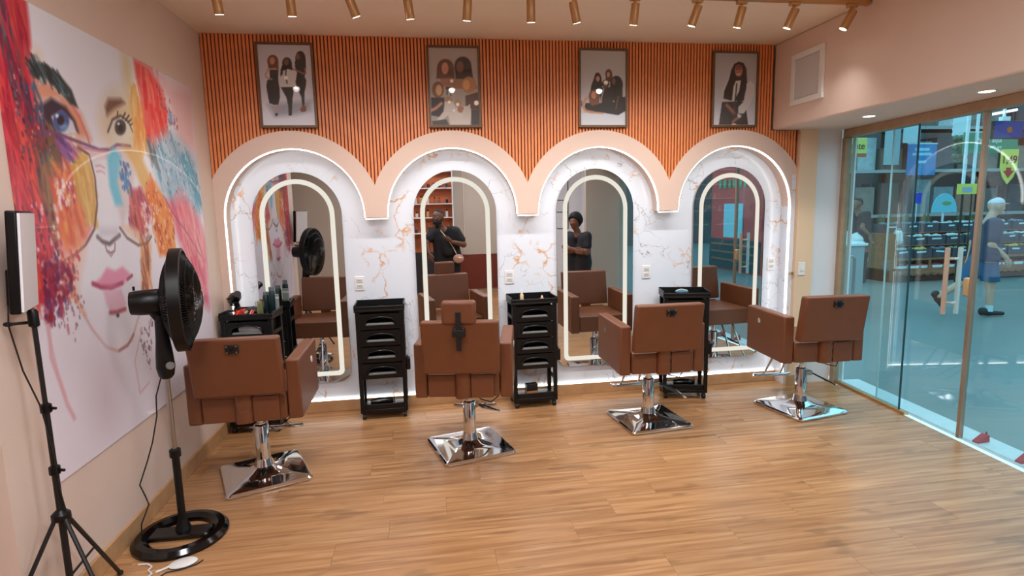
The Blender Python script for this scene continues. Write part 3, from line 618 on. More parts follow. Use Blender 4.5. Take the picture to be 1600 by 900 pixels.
PICS = [((196,196,208),(212,214,226),[('P',(150,152,166),.06,1,[(.107,.26),(.938,.312),(.926,.185),(.651,.133),(.224,.108)]),('P',(104,62,42),.012,1,[(.377,.799),(.363,.765),(.331,.738),(.287,.722),(.24,.722),(.2,.737),(.174,.764),(.167,.798),(.182,.832),(.214,.86),(.257,.875),(.304,.876),(.344,.861),(.37,.833)]),('P',(104,62,42),.012,1,[(.178,.805),(.378,.806),(.369,.691),(.301,.71),(.195,.701),(.175,.729)]),('P',(196,138,112),.008,1,[(.313,.803),(.306,.783),(.29,.767),(.269,.758),(.247,.758),(.228,.767),(.216,.783),(.214,.802),(.221,.822),(.236,.838),(.257,.847),(.279,.847),(.298,.838),(.31,.823)]),('P',(196,138,112),.008,1,[(.196,.71),(.32,.717),(.349,.679),(.313,.653),(.189,.653)]),('P',(38,36,40),.006,1,[(.197,.691),(.366,.694),(.348,.565),(.36,.463),(.357,.355),(.314,.26),(.25,.254),(.147,.279),(.128,.361),(.113,.488),(.141,.564),(.19,.577)]),('S',(196,138,112),.018,1,[(.176,.703),(.115,.633),(.126,.595),(.228,.574)]),('S',(196,138,112),.016,1,[(.266,.26),(.271,.146)]),('P',(38,36,40),.006,1,[(.235,.152),(.297,.156),(.287,.118),(.241,.118)]),('P',(42,32,30),.012,1,[(.628,.775),(.615,.743),(.587,.717),(.549,.703),(.508,.703),(.473,.717),(.45,.742),(.445,.774),(.457,.806),(.485,.832),(.523,.847),(.564,.847),(.599,.833),(.622,.807)]),('P',(42,32,30),.012,1,[(.472,.794),(.624,.794),(.645,.629),(.571,.654),(.476,.654),(.391,.609),(.407,.692)]),('P',(120,76,60),.008,1,[(.574,.791),(.568,.773),(.553,.758),(.534,.749),(.514,.749),(.496,.757),(.485,.772),(.483,.791),(.489,.81),(.503,.825),(.523,.833),(.543,.833),(.56,.825),(.572,.81)]),('P',(208,204,206),.008,1,[(.45,.679),(.538,.705),(.613,.693),(.714,.655),(.721,.591),(.654,.572),(.638,.474),(.513,.464),(.399,.476),(.356,.514),(.371,.603),(.443,.616)]),('S',(38,36,40),.016,1,[(.516,.711),(.497,.641),(.51,.527)]),('P',(38,36,40),.006,1,[(.384,.478),(.645,.482),(.595,.337),(.58,.26),(.558,.127),(.496,.123),(.5,.248),(.478,.349)]),('P',(250,248,240),.012,1,[(.542,.596),(.537,.585),(.524,.576),(.507,.571),(.488,.571),(.472,.576),(.461,.584),(.458,.595),(.463,.606),(.476,.615),(.493,.62),(.512,.62),(.528,.616),(.539,.607)]),('P',(42,32,30),.01,1,[(.898,.834),(.884,.792),(.853,.758),(.812,.739),(.768,.739),(.73,.757),(.706,.791),(.7,.833),(.714,.875),(.745,.909),(.787,.928),(.831,.928),(.868,.909),(.893,.876)]),('P',(42,32,30),.01,1,[(.715,.846),(.9,.847),(.891,.707),(.808,.732),(.694,.737),(.684,.782)]),('P',(120,76,60),.008,1,[(.79,.856),(.785,.84),(.773,.826),(.757,.819),(.74,.819),(.725,.826),(.716,.839),(.714,.856),(.719,.872),(.731,.886),(.747,.893),(.764,.893),(.779,.886),(.788,.873)]),('P',(38,36,40),.008,1,[(.68,.75),(.89,.751),(.886,.656),(.854,.617),(.883,.566),(.871,.503),(.83,.414),(.818,.261),(.774,.242),(.763,.363),(.703,.451),(.674,.54),(.714,.655)]),('S',(160,108,86),.02,1,[(.873,.713),(.881,.656),(.838,.649),(.708,.687),(.657,.705)]),('P',(120,70,52),.008,1,[(.775,.254),(.846,.248),(.839,.178),(.751,.165),(.719,.197)])]),((176,164,158),(150,140,136),[('P',(92,56,40),.02,1,[(.51,.739),(.49,.686),(.439,.644),(.368,.62),(.289,.62),(.22,.643),(.173,.686),(.158,.738),(.178,.791),(.229,.834),(.3,.857),(.379,.858),(.448,.835),(.495,.792)]),('P',(96,60,44),.02,1,[(.164,.745),(.508,.746),(.518,.605),(.138,.604)]),('P',(196,138,112),.012,1,[(.396,.739),(.387,.706),(.366,.679),(.337,.664),(.305,.664),(.276,.679),(.258,.705),(.252,.739),(.261,.772),(.282,.799),(.311,.814),(.343,.814),(.372,.799),(.39,.772)]),('P',(160,108,86),.015,1,[(.218,.604),(.458,.617),(.514,.515),(.233,.502)]),('P',(46,36,34),.02,1,[(.872,.773),(.852,.72),(.801,.677),(.729,.653),(.651,.653),(.581,.676),(.534,.719),(.519,.772),(.539,.825),(.59,.867),(.662,.891),(.74,.891),(.81,.868),(.857,.826)]),('P',(46,36,34),.02,1,[(.525,.772),(.87,.773),(.901,.593),(.537,.592)]),('P',(120,76,60),.012,1,[(.711,.759),(.702,.726),(.68,.699),(.648,.684),(.615,.684),(.585,.699),(.565,.725),(.559,.759),(.568,.792),(.59,.819),(.621,.834),(.655,.834),(.685,.82),(.705,.793)]),('P',(150,110,80),.02,1,[(.498,.605),(.918,.605),(.992,.477),(.472,.476)]),('P',(120,86,60),.015,1,[(.285,.463),(.271,.416),(.235,.378),(.184,.357),(.129,.357),(.08,.378),(.047,.416),(.037,.463),(.052,.51),(.088,.548),(.139,.569),(.194,.569),(.243,.548),(.275,.51)]),('P',(206,160,120),.01,1,[(.245,.457),(.237,.426),(.218,.402),(.192,.388),(.164,.388),(.139,.402),(.122,.426),(.117,.457),(.125,.487),(.144,.512),(.17,.525),(.198,.525),(.223,.512),(.24,.487)]),('P',(44,40,42),.015,1,[(.017,.361),(.287,.361),(.289,.194),(.215,.104),(.006,.13)]),('S',(196,138,112),.04,1,[(.223,.284),(.1,.22),(.009,.194)]),('P',(170,120,76),.02,1,[(.954,.528),(.937,.481),(.894,.443),(.833,.421),(.766,.421),(.707,.442),(.667,.48),(.654,.528),(.671,.575),(.715,.613),(.776,.635),(.843,.635),(.902,.614),(.942,.576)]),('P',(206,150,104),.012,1,[(.826,.528),(.818,.499),(.797,.476),(.767,.463),(.735,.463),(.707,.476),(.688,.499),(.682,.528),(.691,.557),(.712,.58),(.741,.593),(.773,.593),(.802,.58),(.82,.557)]),('P',(84,60,50),.02,1,[(.728,.386),(.99,.438),(1.009,.206),(.859,.206),(.722,.258)]),('S',(60,48,44),.015,1,[(.352,.483),(.348,.399)]),('S',(60,48,44),.015,1,[(.422,.483),(.428,.386)]),('P',(70,56,50),.01,1,[(.323,.502),(.473,.502),(.472,.47),(.322,.47)]),('P',(150,122,92),.02,1,[(.455,.329),(.446,.306),(.423,.289),(.391,.279),(.355,.279),(.323,.289),(.302,.306),(.295,.329),(.304,.351),(.327,.369),(.36,.379),(.395,.379),(.427,.369),(.448,.351)]),('P',(160,132,102),.02,1,[(.65,.296),(.641,.276),(.619,.26),(.588,.251),(.555,.251),(.525,.26),(.504,.276),(.498,.297),(.506,.317),(.528,.333),(.559,.342),(.593,.342),(.623,.333),(.643,.317)]),('P',(196,186,180),.02,1,[(.294,.309),(.464,.309),(.521,.232),(.802,.258),(.838,.181),(.81,.007),(.39,.008),(.356,.13),(.213,.066),(.072,.034),(.258,.181)]),('P',(160,108,86),.012,1,[(.691,.206),(.683,.188),(.663,.172),(.634,.164),(.602,.164),(.573,.172),(.554,.188),(.548,.207),(.556,.226),(.576,.241),(.605,.249),(.637,.249),(.666,.241),(.685,.225)]),('P',(190,180,172),.01,1,[(.659,.194),(.823,.284),(.824,.091),(.654,.084)]),('P',(60,58,58),.015,1,[(.839,.206),(1.009,.206),(1.0,.003),(.83,.003)]),('P',(70,66,64),.015,1,[(.012,.054),(.314,.079),(.37,.004),(.03,.002)]),('P',(252,244,226),.014,1,[(.487,.576),(.483,.567),(.473,.559),(.459,.555),(.444,.555),(.431,.559),(.421,.567),(.419,.576),(.422,.586),(.432,.593),(.446,.598),(.461,.598),(.474,.593),(.484,.586)]),('P',(252,244,226),.014,1,[(1.006,.294),(1.0,.279),(.985,.268),(.964,.261),(.94,.261),(.92,.268),(.906,.279),(.902,.294),(.907,.308),(.922,.32),(.943,.326),(.967,.326),(.987,.32),(1.001,.308)]),('P',(252,244,226),.014,1,[(.42,.303),(.416,.294),(.407,.287),(.394,.283),(.38,.283),(.367,.287),(.359,.294),(.356,.303),(.36,.312),(.369,.319),(.382,.323),(.396,.323),(.409,.319),(.417,.312)]),('P',(252,244,226),.014,1,[(.591,.273),(.587,.264),(.578,.257),(.565,.253),(.551,.253),(.538,.257),(.529,.265),(.527,.273),(.53,.282),(.539,.289),(.552,.293),(.567,.293),(.579,.289),(.588,.282)]),('P',(252,244,226),.014,1,[(.499,.194),(.497,.188),(.491,.184),(.483,.181),(.474,.181),(.466,.184),(.461,.188),(.459,.194),(.461,.199),(.467,.204),(.475,.206),(.484,.206),(.492,.204),(.497,.199)])]),((182,176,176),(196,198,206),[('P',(206,210,220),.01,1,[(.0,.162),(1.0,.168),(1.0,.0),(.0,.0)]),('P',(40,30,30),.012,1,[(.454,.634),(.446,.601),(.424,.574),(.393,.56),(.359,.56),(.327,.574),(.306,.601),(.298,.634),(.306,.667),(.327,.693),(.359,.708),(.393,.708),(.424,.693),(.446,.666)]),('P',(36,34,36),.012,1,[(.298,.64),(.454,.653),(.492,.444),(.406,.365),(.212,.444),(.233,.536)]),('P',(196,138,112),.008,1,[(.421,.627),(.417,.61),(.406,.596),(.389,.589),(.371,.589),(.355,.596),(.343,.61),(.339,.627),(.343,.644),(.355,.658),(.371,.665),(.389,.665),(.406,.658),(.417,.644)]),('P',(92,58,42),.012,1,[(.7,.692),(.692,.664),(.671,.641),(.639,.628),(.605,.629),(.574,.641),(.552,.664),(.544,.692),(.552,.721),(.574,.744),(.605,.756),(.639,.756),(.671,.743),(.692,.721)]),('P',(80,56,46),.012,1,[(.553,.692),(.7,.692),(.708,.587),(.557,.588)]),('P',(196,138,112),.008,1,[(.65,.684),(.646,.669),(.636,.656),(.622,.649),(.605,.649),(.59,.656),(.58,.669),(.577,.684),(.58,.7),(.59,.713),(.605,.72),(.622,.72),(.636,.713),(.646,.7)]),('P',(34,28,30),.012,1,[(.942,.548),(.927,.494),(.886,.451),(.827,.427),(.762,.427),(.703,.451),(.662,.494),(.648,.548),(.662,.602),(.703,.645),(.762,.669),(.827,.669),(.886,.645),(.927,.602)]),('P',(36,32,34),.012,1,[(.665,.548),(.929,.574),(.935,.364),(.773,.312),(.687,.365)]),('P',(120,76,60),.008,1,[(.778,.594),(.773,.575),(.761,.559),(.744,.551),(.725,.551),(.707,.559),(.695,.575),(.691,.594),(.695,.613),(.707,.629),(.725,.637),(.744,.637),(.761,.629),(.773,.613)]),('P',(40,32,32),.01,1,[(.635,.561),(.627,.538),(.604,.518),(.571,.508),(.535,.508),(.502,.519),(.479,.538),(.471,.562),(.479,.585),(.502,.604),(.535,.615),(.571,.615),(.604,.604),(.627,.585)]),('P',(120,76,60),.008,1,[(.596,.548),(.592,.532),(.58,.52),(.563,.513),(.543,.513),(.526,.52),(.514,.533),(.51,.548),(.514,.564),(.526,.577),(.543,.584),(.563,.584),(.58,.577),(.592,.564)]),('P',(48,38,36),.012,1,[(.471,.509),(.708,.522),(.73,.26),(.449,.261),(.432,.365)]),('S',(196,190,188),.014,1,[(.514,.496),(.46,.365),(.454,.3)]),('P',(252,246,228),.012,1,[(.609,.577),(.604,.565),(.59,.555),(.569,.549),(.546,.549),(.525,.555),(.511,.565),(.505,.577),(.511,.59),(.525,.6),(.546,.605),(.569,.605),(.59,.6),(.604,.59)]),('P',(32,32,36),.01,1,[(.104,.3),(.428,.3),(.73,.312),(.989,.391),(1.0,.194),(.838,.135),(.492,.169),(.125,.196),(.082,.248)]),('P',(34,32,36),.01,1,[(.881,.404),(1.0,.364),(1.0,.194),(.881,.194)]),('S',(120,76,60),.02,1,[(.842,.391),(.784,.221)]),('P',(128,80,54),.012,1,[(.423,.385),(.411,.342),(.376,.308),(.326,.289),(.27,.29),(.22,.309),(.185,.343),(.173,.385),(.185,.428),(.22,.462),(.27,.481),(.326,.481),(.376,.462),(.411,.428)]),('P',(128,80,54),.012,1,[(.179,.392),(.423,.391),(.406,.287),(.255,.261),(.19,.3)]),('P',(196,138,112),.008,1,[(.346,.407),(.34,.385),(.324,.366),(.302,.356),(.277,.356),(.254,.367),(.239,.385),(.233,.407),(.239,.43),(.254,.448),(.277,.458),(.302,.458),(.324,.448),(.34,.43)]),('S',(196,138,112),.035,1,[(.125,.366),(.035,.261),(.104,.196),(.255,.176)]),('S',(196,138,112),.025,1,[(.19,.176),(.363,.167),(.492,.161)]),('P',(110,50,30),.008,1,[(.0,.327),(.028,.327),(.028,.261),(.0,.248)])]),((166,162,164),(202,204,216),[('P',(196,190,190),.012,1,[(.355,.722),(.471,.671),(.468,.371),(.339,.293),(.226,.319),(.171,.475),(.253,.579)]),('P',(44,42,44),.008,1,[(.193,.325),(.737,.333),(.79,.189),(.84,.004),(.132,.004)]),('P',(40,30,28),.012,1,[(.459,.853),(.569,.886),(.682,.867),(.754,.79),(.785,.581),(.731,.424),(.714,.346),(.582,.319),(.468,.371),(.403,.345),(.223,.371),(.238,.475),(.339,.631),(.397,.775)]),('P',(214,208,204),.01,1,[(.508,.619),(.63,.626),(.595,.476),(.491,.345),(.434,.371),(.457,.541)]),('S',(40,34,34),.022,1,[(.532,.58),(.523,.476),(.504,.319)]),('P',(206,202,204),.012,1,[(.767,.581),(.854,.62),(.968,.569),(.965,.425),(.83,.255),(.725,.163),(.592,.163),(.586,.254),(.715,.333),(.773,.476)]),('P',(172,108,84),.012,1,[(.662,.76),(.655,.723),(.631,.693),(.594,.676),(.552,.676),(.514,.692),(.486,.722),(.474,.759),(.481,.797),(.505,.827),(.542,.844),(.584,.844),(.622,.828),(.65,.798)]),('S',(240,225,215),.012,1,[(.524,.708),(.607,.713)]),('S',(42,32,30),.01,1,[(.504,.775),(.542,.781)]),('S',(42,32,30),.01,1,[(.58,.781),(.621,.776)]),('P',(120,76,60),.02,1,[(.65,.815),(.642,.804),(.619,.795),(.585,.789),(.547,.789),(.513,.794),(.489,.803),(.479,.814),(.487,.826),(.51,.835),(.544,.84),(.582,.84),(.616,.835),(.64,.826)]),('S',(160,108,86),.05,1,[(.307,.28),(.415,.215),(.494,.169)]),('S',(160,108,86),.04,1,[(.617,.111),(.531,.078),(.467,.039)]),('P',(206,202,204),.01,1,[(.57,.163),(.678,.137),(.64,.098),(.572,.117)]),('P',(210,200,196),.01,1,[(.553,.009),(.547,.003),(.532,-.001),(.509,-.004),(.483,-.004),(.46,-.001),(.444,.003),(.437,.009),(.443,.015),(.458,.019),(.481,.022),(.507,.022),(.53,.019),(.546,.015)]),('S',(90,64,56),.018,1,[(.493,.319),(.497,.111)])])]  # pale ovals in the first three prints are lamp reflections painted in

MW, MH = 1.949, 2.051
cv = Canvas(MW, MH, 440, 462, (240, 244, 255), (238, 230, 242))
cv.run(MURAL, random.Random(11))
me = cv.mesh('wall_mural', lambda x, y: (XL+.003, 2.568+x, .564+y), M_VINYL)
mo = bpy.data.objects.new('wall_mural', me); COL.objects.link(mo)
sd = mo.modifiers.new('thickness', 'SOLIDIFY'); sd.thickness = .002; sd.offset = 0
tag(mo, "large watercolour mural of a woman's face in round tinted glasses on the left wall", 'mural')

PX = [-1.014, .272, 1.512, 2.694]
PLAB = ['framed photo of three women standing together against a pale backdrop',
        'framed photo of five women posed close together, with bright lamp reflections painted in',
        'framed photo of a group of women in black, one lying in front',
        'framed photo of one smiling long-haired woman in a white blouse']
for i, (b1, b2, shp) in enumerate(PICS):
    t = thing('picture_frame', (PX[i], YP-.006, 2.367), 0, PLAB[i], 'picture', 'framed photos above the arches')
    w, h, d, bd = .423, .633, .03, .018
    mb = MB()
    for x0, x1, z0, z1 in ((-w/2, w/2, 0, bd), (-w/2, w/2, h-bd, h), (-w/2, -w/2+bd, bd, h-bd), (w/2-bd, w/2, bd, h-bd)):
        mb.box(x0, x1, -d, 0, z0, z1)
    mb.build('frame', M_FRAME, t)
    pw, ph = w-2*bd, h-2*bd
    cv = Canvas(pw, ph, 76, 120, b1, b2)
    cv.run(shp, random.Random(i))
    po = bpy.data.objects.new('photo_print', cv.mesh('photo_print', lambda x, y: (x-pw/2, -d+.008, bd+y), M_PHOTO))
    COL.objects.link(po); po.parent = t
    MB().box(-w/2+.01, w/2-.01, -.012, -.001, .01, h-.01).build('backing_board', M_FRAME, t)

# ------------------------------------------------------------------ mirrors
def pill(w, h, o, n=24, m=6, rb=.10):
    # arch-topped outline, rounded foot corners, inset by o; starts bottom left, runs clockwise over the top
    r = w/2-o; zt = h-w/2; q = max(rb-o, .02)
    p = [(-r+q-q*math.cos(a), o+q-q*math.sin(a)) for a in [PI/2-PI/2*i/m for i in range(m+1)]]
    p += [(-r, zt*.35), (-r, zt*.7)]
    p += [(r*math.cos(a), zt+r*math.sin(a)) for a in [PI-PI*i/n for i in range(n+1)]]
    p += [(r, zt*.7), (r, zt*.35)]
    p += [(r-q+q*math.cos(a), o+q-q*math.sin(a)) for a in [PI/2*i/m for i in range(m+1)]]
    return p
def ring(a, b, y):
    n = len(a)
    return MB().raw([(x, y, z) for x, z in a]+[(x, y, z) for x, z in b], [(i, (i+1) % n, (i+1) % n+n, i+n) for i in range(n)])
MLAB = ['arched LED mirror reflecting the mural and pedestal fan', 'arched LED mirror reflecting the man in black',
        'arched LED mirror reflecting the woman with crossed arms', 'arched LED mirror reflecting the glass door, nearest the glass front']
MX = [-1.036, .252, 1.485, 2.757]
for i in range(4):
    w, h = .70, 1.767
    t = thing('wall_mirror', (MX[i], YM-.002, .27), 0, MLAB[i], 'mirror', 'arched LED mirrors')
    MB().prism(pill(w, h, 0), -.024, 0).build('backing', mat('mirror_edge', (150, 150, 150), .3), t)
    a = pill(w, h, 0)
    MB().raw([(x, -.0245, z) for x, z in a], [tuple(range(len(a)))]).build('mirror_glass', M_MIRROR, t)
    ring(pill(w, h, .055), pill(w, h, .094), -.0252).build('led_band', M_BAND, t)

# ------------------------------------------------------------------ outlets, switch, vent
for x, z, lb in ((-.576, 1.106, 'white double wall outlet on the marble, beside the mirror reflecting the fan'), (.708, 1.109, 'white double wall outlet on the marble, right of the mirror reflecting the man'),
                 (1.971, 1.106, 'white double wall outlet on the marble, right of the mirror reflecting the woman'), (3.205, 1.137, 'white double wall outlet on the marble, right of the mirror nearest the glass front')):
    t = thing('wall_outlet', (x, YM, z), 0, lb, 'outlet', 'outlets on the marble wall')
    MB().box(-.04, .04, -.009, 0, -.06, .06).build('cover_plate', M_PLASTIC, t, bevel=.004)
    for k in (-.024, .024):
        s = MB().box(-.026, .026, -.012, -.008, k-.017, k+.017).build('socket', mat('socket_grey', (205, 205, 205), .4), t, bevel=.002)
        for dx in (-.01, 0, .01): MB().cyl((dx, -.0128, k), (dx, -.0118, k), .0028, 8).build('pin_hole', M_BLACKM, s)
t = thing('light_switch', (3.392, 4.745, 1.10), 0, 'white light switch plate on the cream pillar', 'switch')
MB().box(-.035, .035, -.009, 0, -.06, .06).build('cover_plate', M_PLASTIC, t, bevel=.004)
MB().box(-.014, .014, -.015, -.009, -.022, .022).build('rocker', M_PLASTIC, t, bevel=.002)
t = thing('marble_hook', (3.308, YP-.004, 1.06), 0, 'small brass stud on the marble edge by the pillar', 'hook')
MB().lathe([(.012, 0), (.012, .004), (.005, .006), (.005, .02), (.014, .024), (.014, .03)], 14, M=Matrix.Rotation(PI/2, 3, 'X')).build('stud', M_GOLD, t, smooth=40)
t = thing('access_panel', (XS, 4.325, 2.50), 0, 'white square access panel on the upper right wall', 'access panel')
mb = MB()
for y0, y1, z0, z1 in ((-.195, .195, 0, .045), (-.195, .195, .36, .405), (-.195, -.15, .045, .36), (.15, .195, .045, .36)): mb.box(-.022, 0, y0, y1, z0, z1)
mb.build('frame', M_PLASTIC, t, bevel=.003)
MB().box(-.012, -.001, -.146, .146, .049, .356).build('door', mat('grey_white_panel', (206, 206, 206), .25), t)
for z in (.09, .31): MB().cyl((-.016, -.149, z-.02), (-.016, -.149, z+.02), .005, 8).build('hinge', M_STEEL, t)

# ------------------------------------------------------------------ track lights
tr = thing('light_track', (0, 3.71, H), 0, 'long gold ceiling track carrying the row of spotlights', 'light track')
MB().box(-1.60, 3.05, -.018, .018, -.032, -.001).build('rail', M_GOLD, tr, bevel=.002)
for x in (-1.60, 3.05): MB().box(x-.012, x+.012, -.02, .02, -.034, -.001).build('end_cap', M_GOLD, tr)
SX = [-1.146, -.736, -.368, -.042, .308, .714, 1.009, 1.393, 1.797, 2.119, 2.485, 2.904]
TILT = [(.02, .30), (.0, .30), (.35, .3), (.12, .3), (-.06, .32), (.06, .32), (.30, .25), (.0, .34), (-.25, .3), (-.12, .3), (-.30, .3), (-.42, .2)]
ORD = ['first', 'second', 'third', 'fourth', 'fifth', 'sixth', 'seventh', 'eighth', 'ninth', 'tenth', 'eleventh', 'last']
WARM = (1, .97, .93)
def aim_matrix(d):
    z = -Vector(d).normalized()
    return z.to_track_quat('Z', 'Y').to_matrix()
for i, x in enumerate(SX):
    d = Vector((TILT[i][0], .14+TILT[i][1]*.6, -1)).normalized()
    t = thing('track_spotlight', (x-d.x*.09, 3.71, H-.032), 0, 'gold cylinder spotlight, %s on the ceiling track counted from the mural' % ORD[i], 'spotlight', 'spotlights on the ceiling track')
    MB().box(-.035, .035, -.016, .016, -.022, 0).build('adapter', M_GOLD, t, bevel=.003)
    MB().cyl((0, 0, -.022), (0, 0, -.055), .009, 10).build('stem', M_GOLD, t, smooth=40)
    Mh = aim_matrix(d)     # local -Z looks along d
    c = Vector((0, 0, -.06))
    hd = MB().lathe([(.0275, -.105), (.0275, .018), (.024, .024)], 20, c, Mh).build('head', M_GOLD, t, smooth=40)
    MB().lathe([(.0225, -.1065), (.0225, -.1052)], 20, c, Mh).build('lens', emis('spot_lens', (255, 236, 205), 14) if i == 0 else bpy.data.materials['spot_lens'], hd)
    ld = bpy.data.lights.new('spot_beam', 'SPOT')
    ld.energy = SPOT_W; ld.color = WARM; ld.spot_size = math.radians(128); ld.spot_blend = 1; ld.shadow_soft_size = .03
    lo = bpy.data.objects.new('spot_beam', ld); COL.objects.link(lo); lo.parent = t
    lo.location = c + d*.115; lo.rotation_euler = Mh.to_euler()
for x, y, lb in ((3.373, 4.012, 'round recessed downlight in the lowered ceiling, nearer the marble wall'), (3.379, 3.09, 'round recessed downlight in the lowered ceiling, farther from the marble wall')):
    t = thing('recessed_downlight', (x, y, ZS), 0, lb, 'downlight', 'downlights over the glass front')
    ring_lathe(MB(), [(.056, -.005), (.056, 0), (.04, 0), (.04, -.005)], 24).build('trim_ring', M_PLASTIC, t, smooth=40)
    MB().lathe([(.042, -.004), (.042, -.001)], 24).build('diffuser', emis('downlight_glow', (255, 248, 236), 9) if y > 4 else bpy.data.materials['downlight_glow'], t)
    ld = bpy.data.lights.new('downlight_beam', 'SPOT'); ld.energy = DOWN_W; ld.color = (1, .93, .84); ld.spot_size = math.radians(110); ld.spot_blend = .6; ld.shadow_soft_size = .04
    lo = bpy.data.objects.new('downlight_beam', ld); COL.objects.link(lo); lo.parent = t; lo.location = (0, 0, -.02)
# made-up fill panels over the rest of the salon (seen only in reflections)
for x, y, lb in ((-.6, 1.35, 'added ceiling fill panel above the view, over the mural side'), (1.5, 1.35, 'added ceiling fill panel above the view, over the glass side'),
                 (-.6, -.75, 'added ceiling fill panel near the rear wall, over the mural side'), (1.5, -.75, 'added ceiling fill panel near the rear wall, over the glass side')):
    t = thing('fill_panel', (x, y, H), 0, lb, 'fill light', 'added fill panels on the salon ceiling')
    mb = MB()
    for a0, a1, b0, b1 in ((-.3, .3, -.3, -.28), (-.3, .3, .28, .3), (-.3, -.28, -.28, .28), (.28, .3, -.28, .28)): mb.box(a0, a1, b0, b1, -.02, 0)
    mb.build('frame', M_PLASTIC, t)
    MB().box(-.28, .28, -.28, .28, -.012, -.002).build('diffuser', emis('fill_glow', (250, 250, 255), FILL_E) if (x < 0 and y > 0) else bpy.data.materials['fill_glow'], t)

# ------------------------------------------------------------------ salon chairs
def sbox(mb, x0, x1, y0, y1, z0, z1): return mb.box(x0, x1, y0, y1, z0, z1)
def soft_block(name, x0, x1, y0, y1, z0, z1, parent, bev=.018, lean=0, m=None):
    mb = MB().box(x0, x1, y0, y1, z0, z1)
    if lean: mb.v = [(x, y+(z-z0)*lean, z) for x, y, z in mb.v]
    return mb.build(name, m or M_LEATHER, parent, bevel=bev, seg=3)
def make_chair(loc, rz, base_rz, label, headrest=False, emblem=1, lever=0):
    t = thing('salon_chair', (loc[0], loc[1], 0), rz, label, 'chair', 'brown salon chairs')
    st_ = soft_block('seat', -.238, .238, -.285, .28, .475, .635, t, .012)
    for s in (-1, 1):
        a = soft_block('armrest', min(s*.242, s*.325), max(s*.242, s*.325), -.28, .30, .468, .838, t, .012)
        if s == emblem:
            M = Matrix.Rotation(PI/2, 3, 'Y')
            MB().lathe([(.010, 0), (.022, 0), (.022, .004), (.010, .004)], 18, (s*.325, .10, .74), M).build('emblem_ring', M_PLASTIC, a)
    # backrest: panel leaning towards the rear
    b = soft_block('backrest', -.248, .248, -.37, -.288, .655, 1.012, t, .014, lean=-.18)
    soft_block('rear_cover', -.234, -.052, -.298, -.286, .480, .632, st_, .005)
    soft_block('rear_cover', .052, .20, -.322, -.286, .480, .640, st_, .006)
    # wrinkled leather tongue that links back and seat
    mb = MB(); n = 9
    V = []
    for i in range(n):
        z = .475+.2*i/(n-1); y = -.335+.006*math.sin(i*2.2)-(.012 if i > 6 else 0)
        V += [(-.05, y+.02, z), (-.03, y, z), (.03, y-.002, z+.004), (.05, y+.02, z)]
    F = [(4*i+k, 4*i+k+1, 4*i+5+k, 4*i+4+k) for i in range(n-1) for k in range(3)]
    V += [(-.05, -.285, .475), (.05, -.285, .475), (-.05, -.285, .675), (.05, -.285, .675)]
    q = 4*n
    F += [(q, 0, 1, 2, 3, q+1), (q+2, 4*n-4, 4*n-3, 4*n-2, 4*n-1, q+3), (q, q+1, q+3, q+2)]
    F += [tuple([q]+[4*i for i in range(n)]+[q+2]), tuple([q+1]+[4*i+3 for i in range(n)]+[q+3])]
    mb.raw(V, F).build('back_hinge_cover', M_LEATHER, t, smooth=50)
    # headrest socket
    yb = -.37-.18*.30
    hs = MB().box(-.036, .036, yb-.012, yb+.004, .93, .978).build('headrest_bracket', M_BLACKM, b, bevel=.003)
    for dx in (-.026, .026):
        for dz in (.937, .971): MB().cyl((dx, yb-.015, dz), (dx, yb-.011, dz), .005, 8).build('screw', M_STEEL, t)
    MB().cyl((0, yb-.022, .954), (0, yb-.012, .954), .011, 12).build('knob', M_BLACK, t, smooth=40)
    if headrest:
        hr = soft_block('headrest', -.108, .108, -.45, -.375, .995, 1.145, t, .02)
        MB().box(-.016, .016, -.463, -.452, .83, 1.08).build('headrest_bar', M_BLACKM, t, bevel=.003)
        MB().box(-.04, .04, -.466, -.415, .92, .965).build('headrest_clamp', M_BLACKM, t, bevel=.004)
    # mechanism, column, base
    MB().box(-.13, .13, -.16, .14, .448, .474).build('seat_plate', M_BLACKM, t, bevel=.004)
    for s in (-1, 1): MB().box(s*.075-.012, s*.075+.012, -.13, -.02, .418, .449).build('bracket', M_STEEL, t, bevel=.003)
    MB().cyl((0, 0, .36), (0, 0, .449), .024, 16).build('piston', M_CHROME, t, smooth=40)
    MB().lathe([(.044, .05), (.044, .345), (.040, .352), (.030, .356), (.030, .364)], 24).build('column', M_CHROME, t, smooth=40)
    Rb = Matrix.Rotation(base_rz-rz, 3, 'Z')
    def sq(r, z, rc, n=5):
        p = []
        for cx_, cy_, a0 in ((r-rc, r-rc, 0), (-r+rc, r-rc, PI/2), (-r+rc, -r+rc, PI), (r-rc, -r+rc, 1.5*PI)):
            for i in range(n+1):
                a = a0+PI/2*i/n
                p.append(Rb @ Vector((cx_+rc*math.cos(a), cy_+rc*math.sin(a), z)))
        return p
    rings = [sq(.252, .002, .03), sq(.257, .008, .03), sq(.257, .018, .03), sq(.247, .028, .028), sq(.236, .030, .026), sq(.16, .038, .05), sq(.09, .052, .06), sq(.06, .075, .055), sq(.0475, .12, .046)]
    V = [v for r in rings for v in r]; n = len(rings[0])
    F = [tuple(range(n))] + [(i*n+k, i*n+(k+1) % n, (i+1)*n+(k+1) % n, (i+1)*n+k) for i in range(len(rings)-1) for k in range(n)] + [tuple(range((len(rings)-1)*n, len(rings)*n))]
    MB().raw(V, F).build('base_plate', M_CHROME, t, smooth=28)
    # pump lever: two bent rods and a chrome pedal bar on the right
    Rl = Matrix.Rotation(lever, 3, 'Z')
    lv = MB().obox(Rl @ Vector((.058, 0, .305)), (.055, .056, .04), Rl).build('pump_block', M_STEEL, t, bevel=.006)
    mb = MB()
    for s in (-1, 1): mb.tube([Rl @ Vector(p) for p in ((.07, s*.02, .312), (.16, s*.045, .265), (.27, s*.055, .205))], .006, 8)
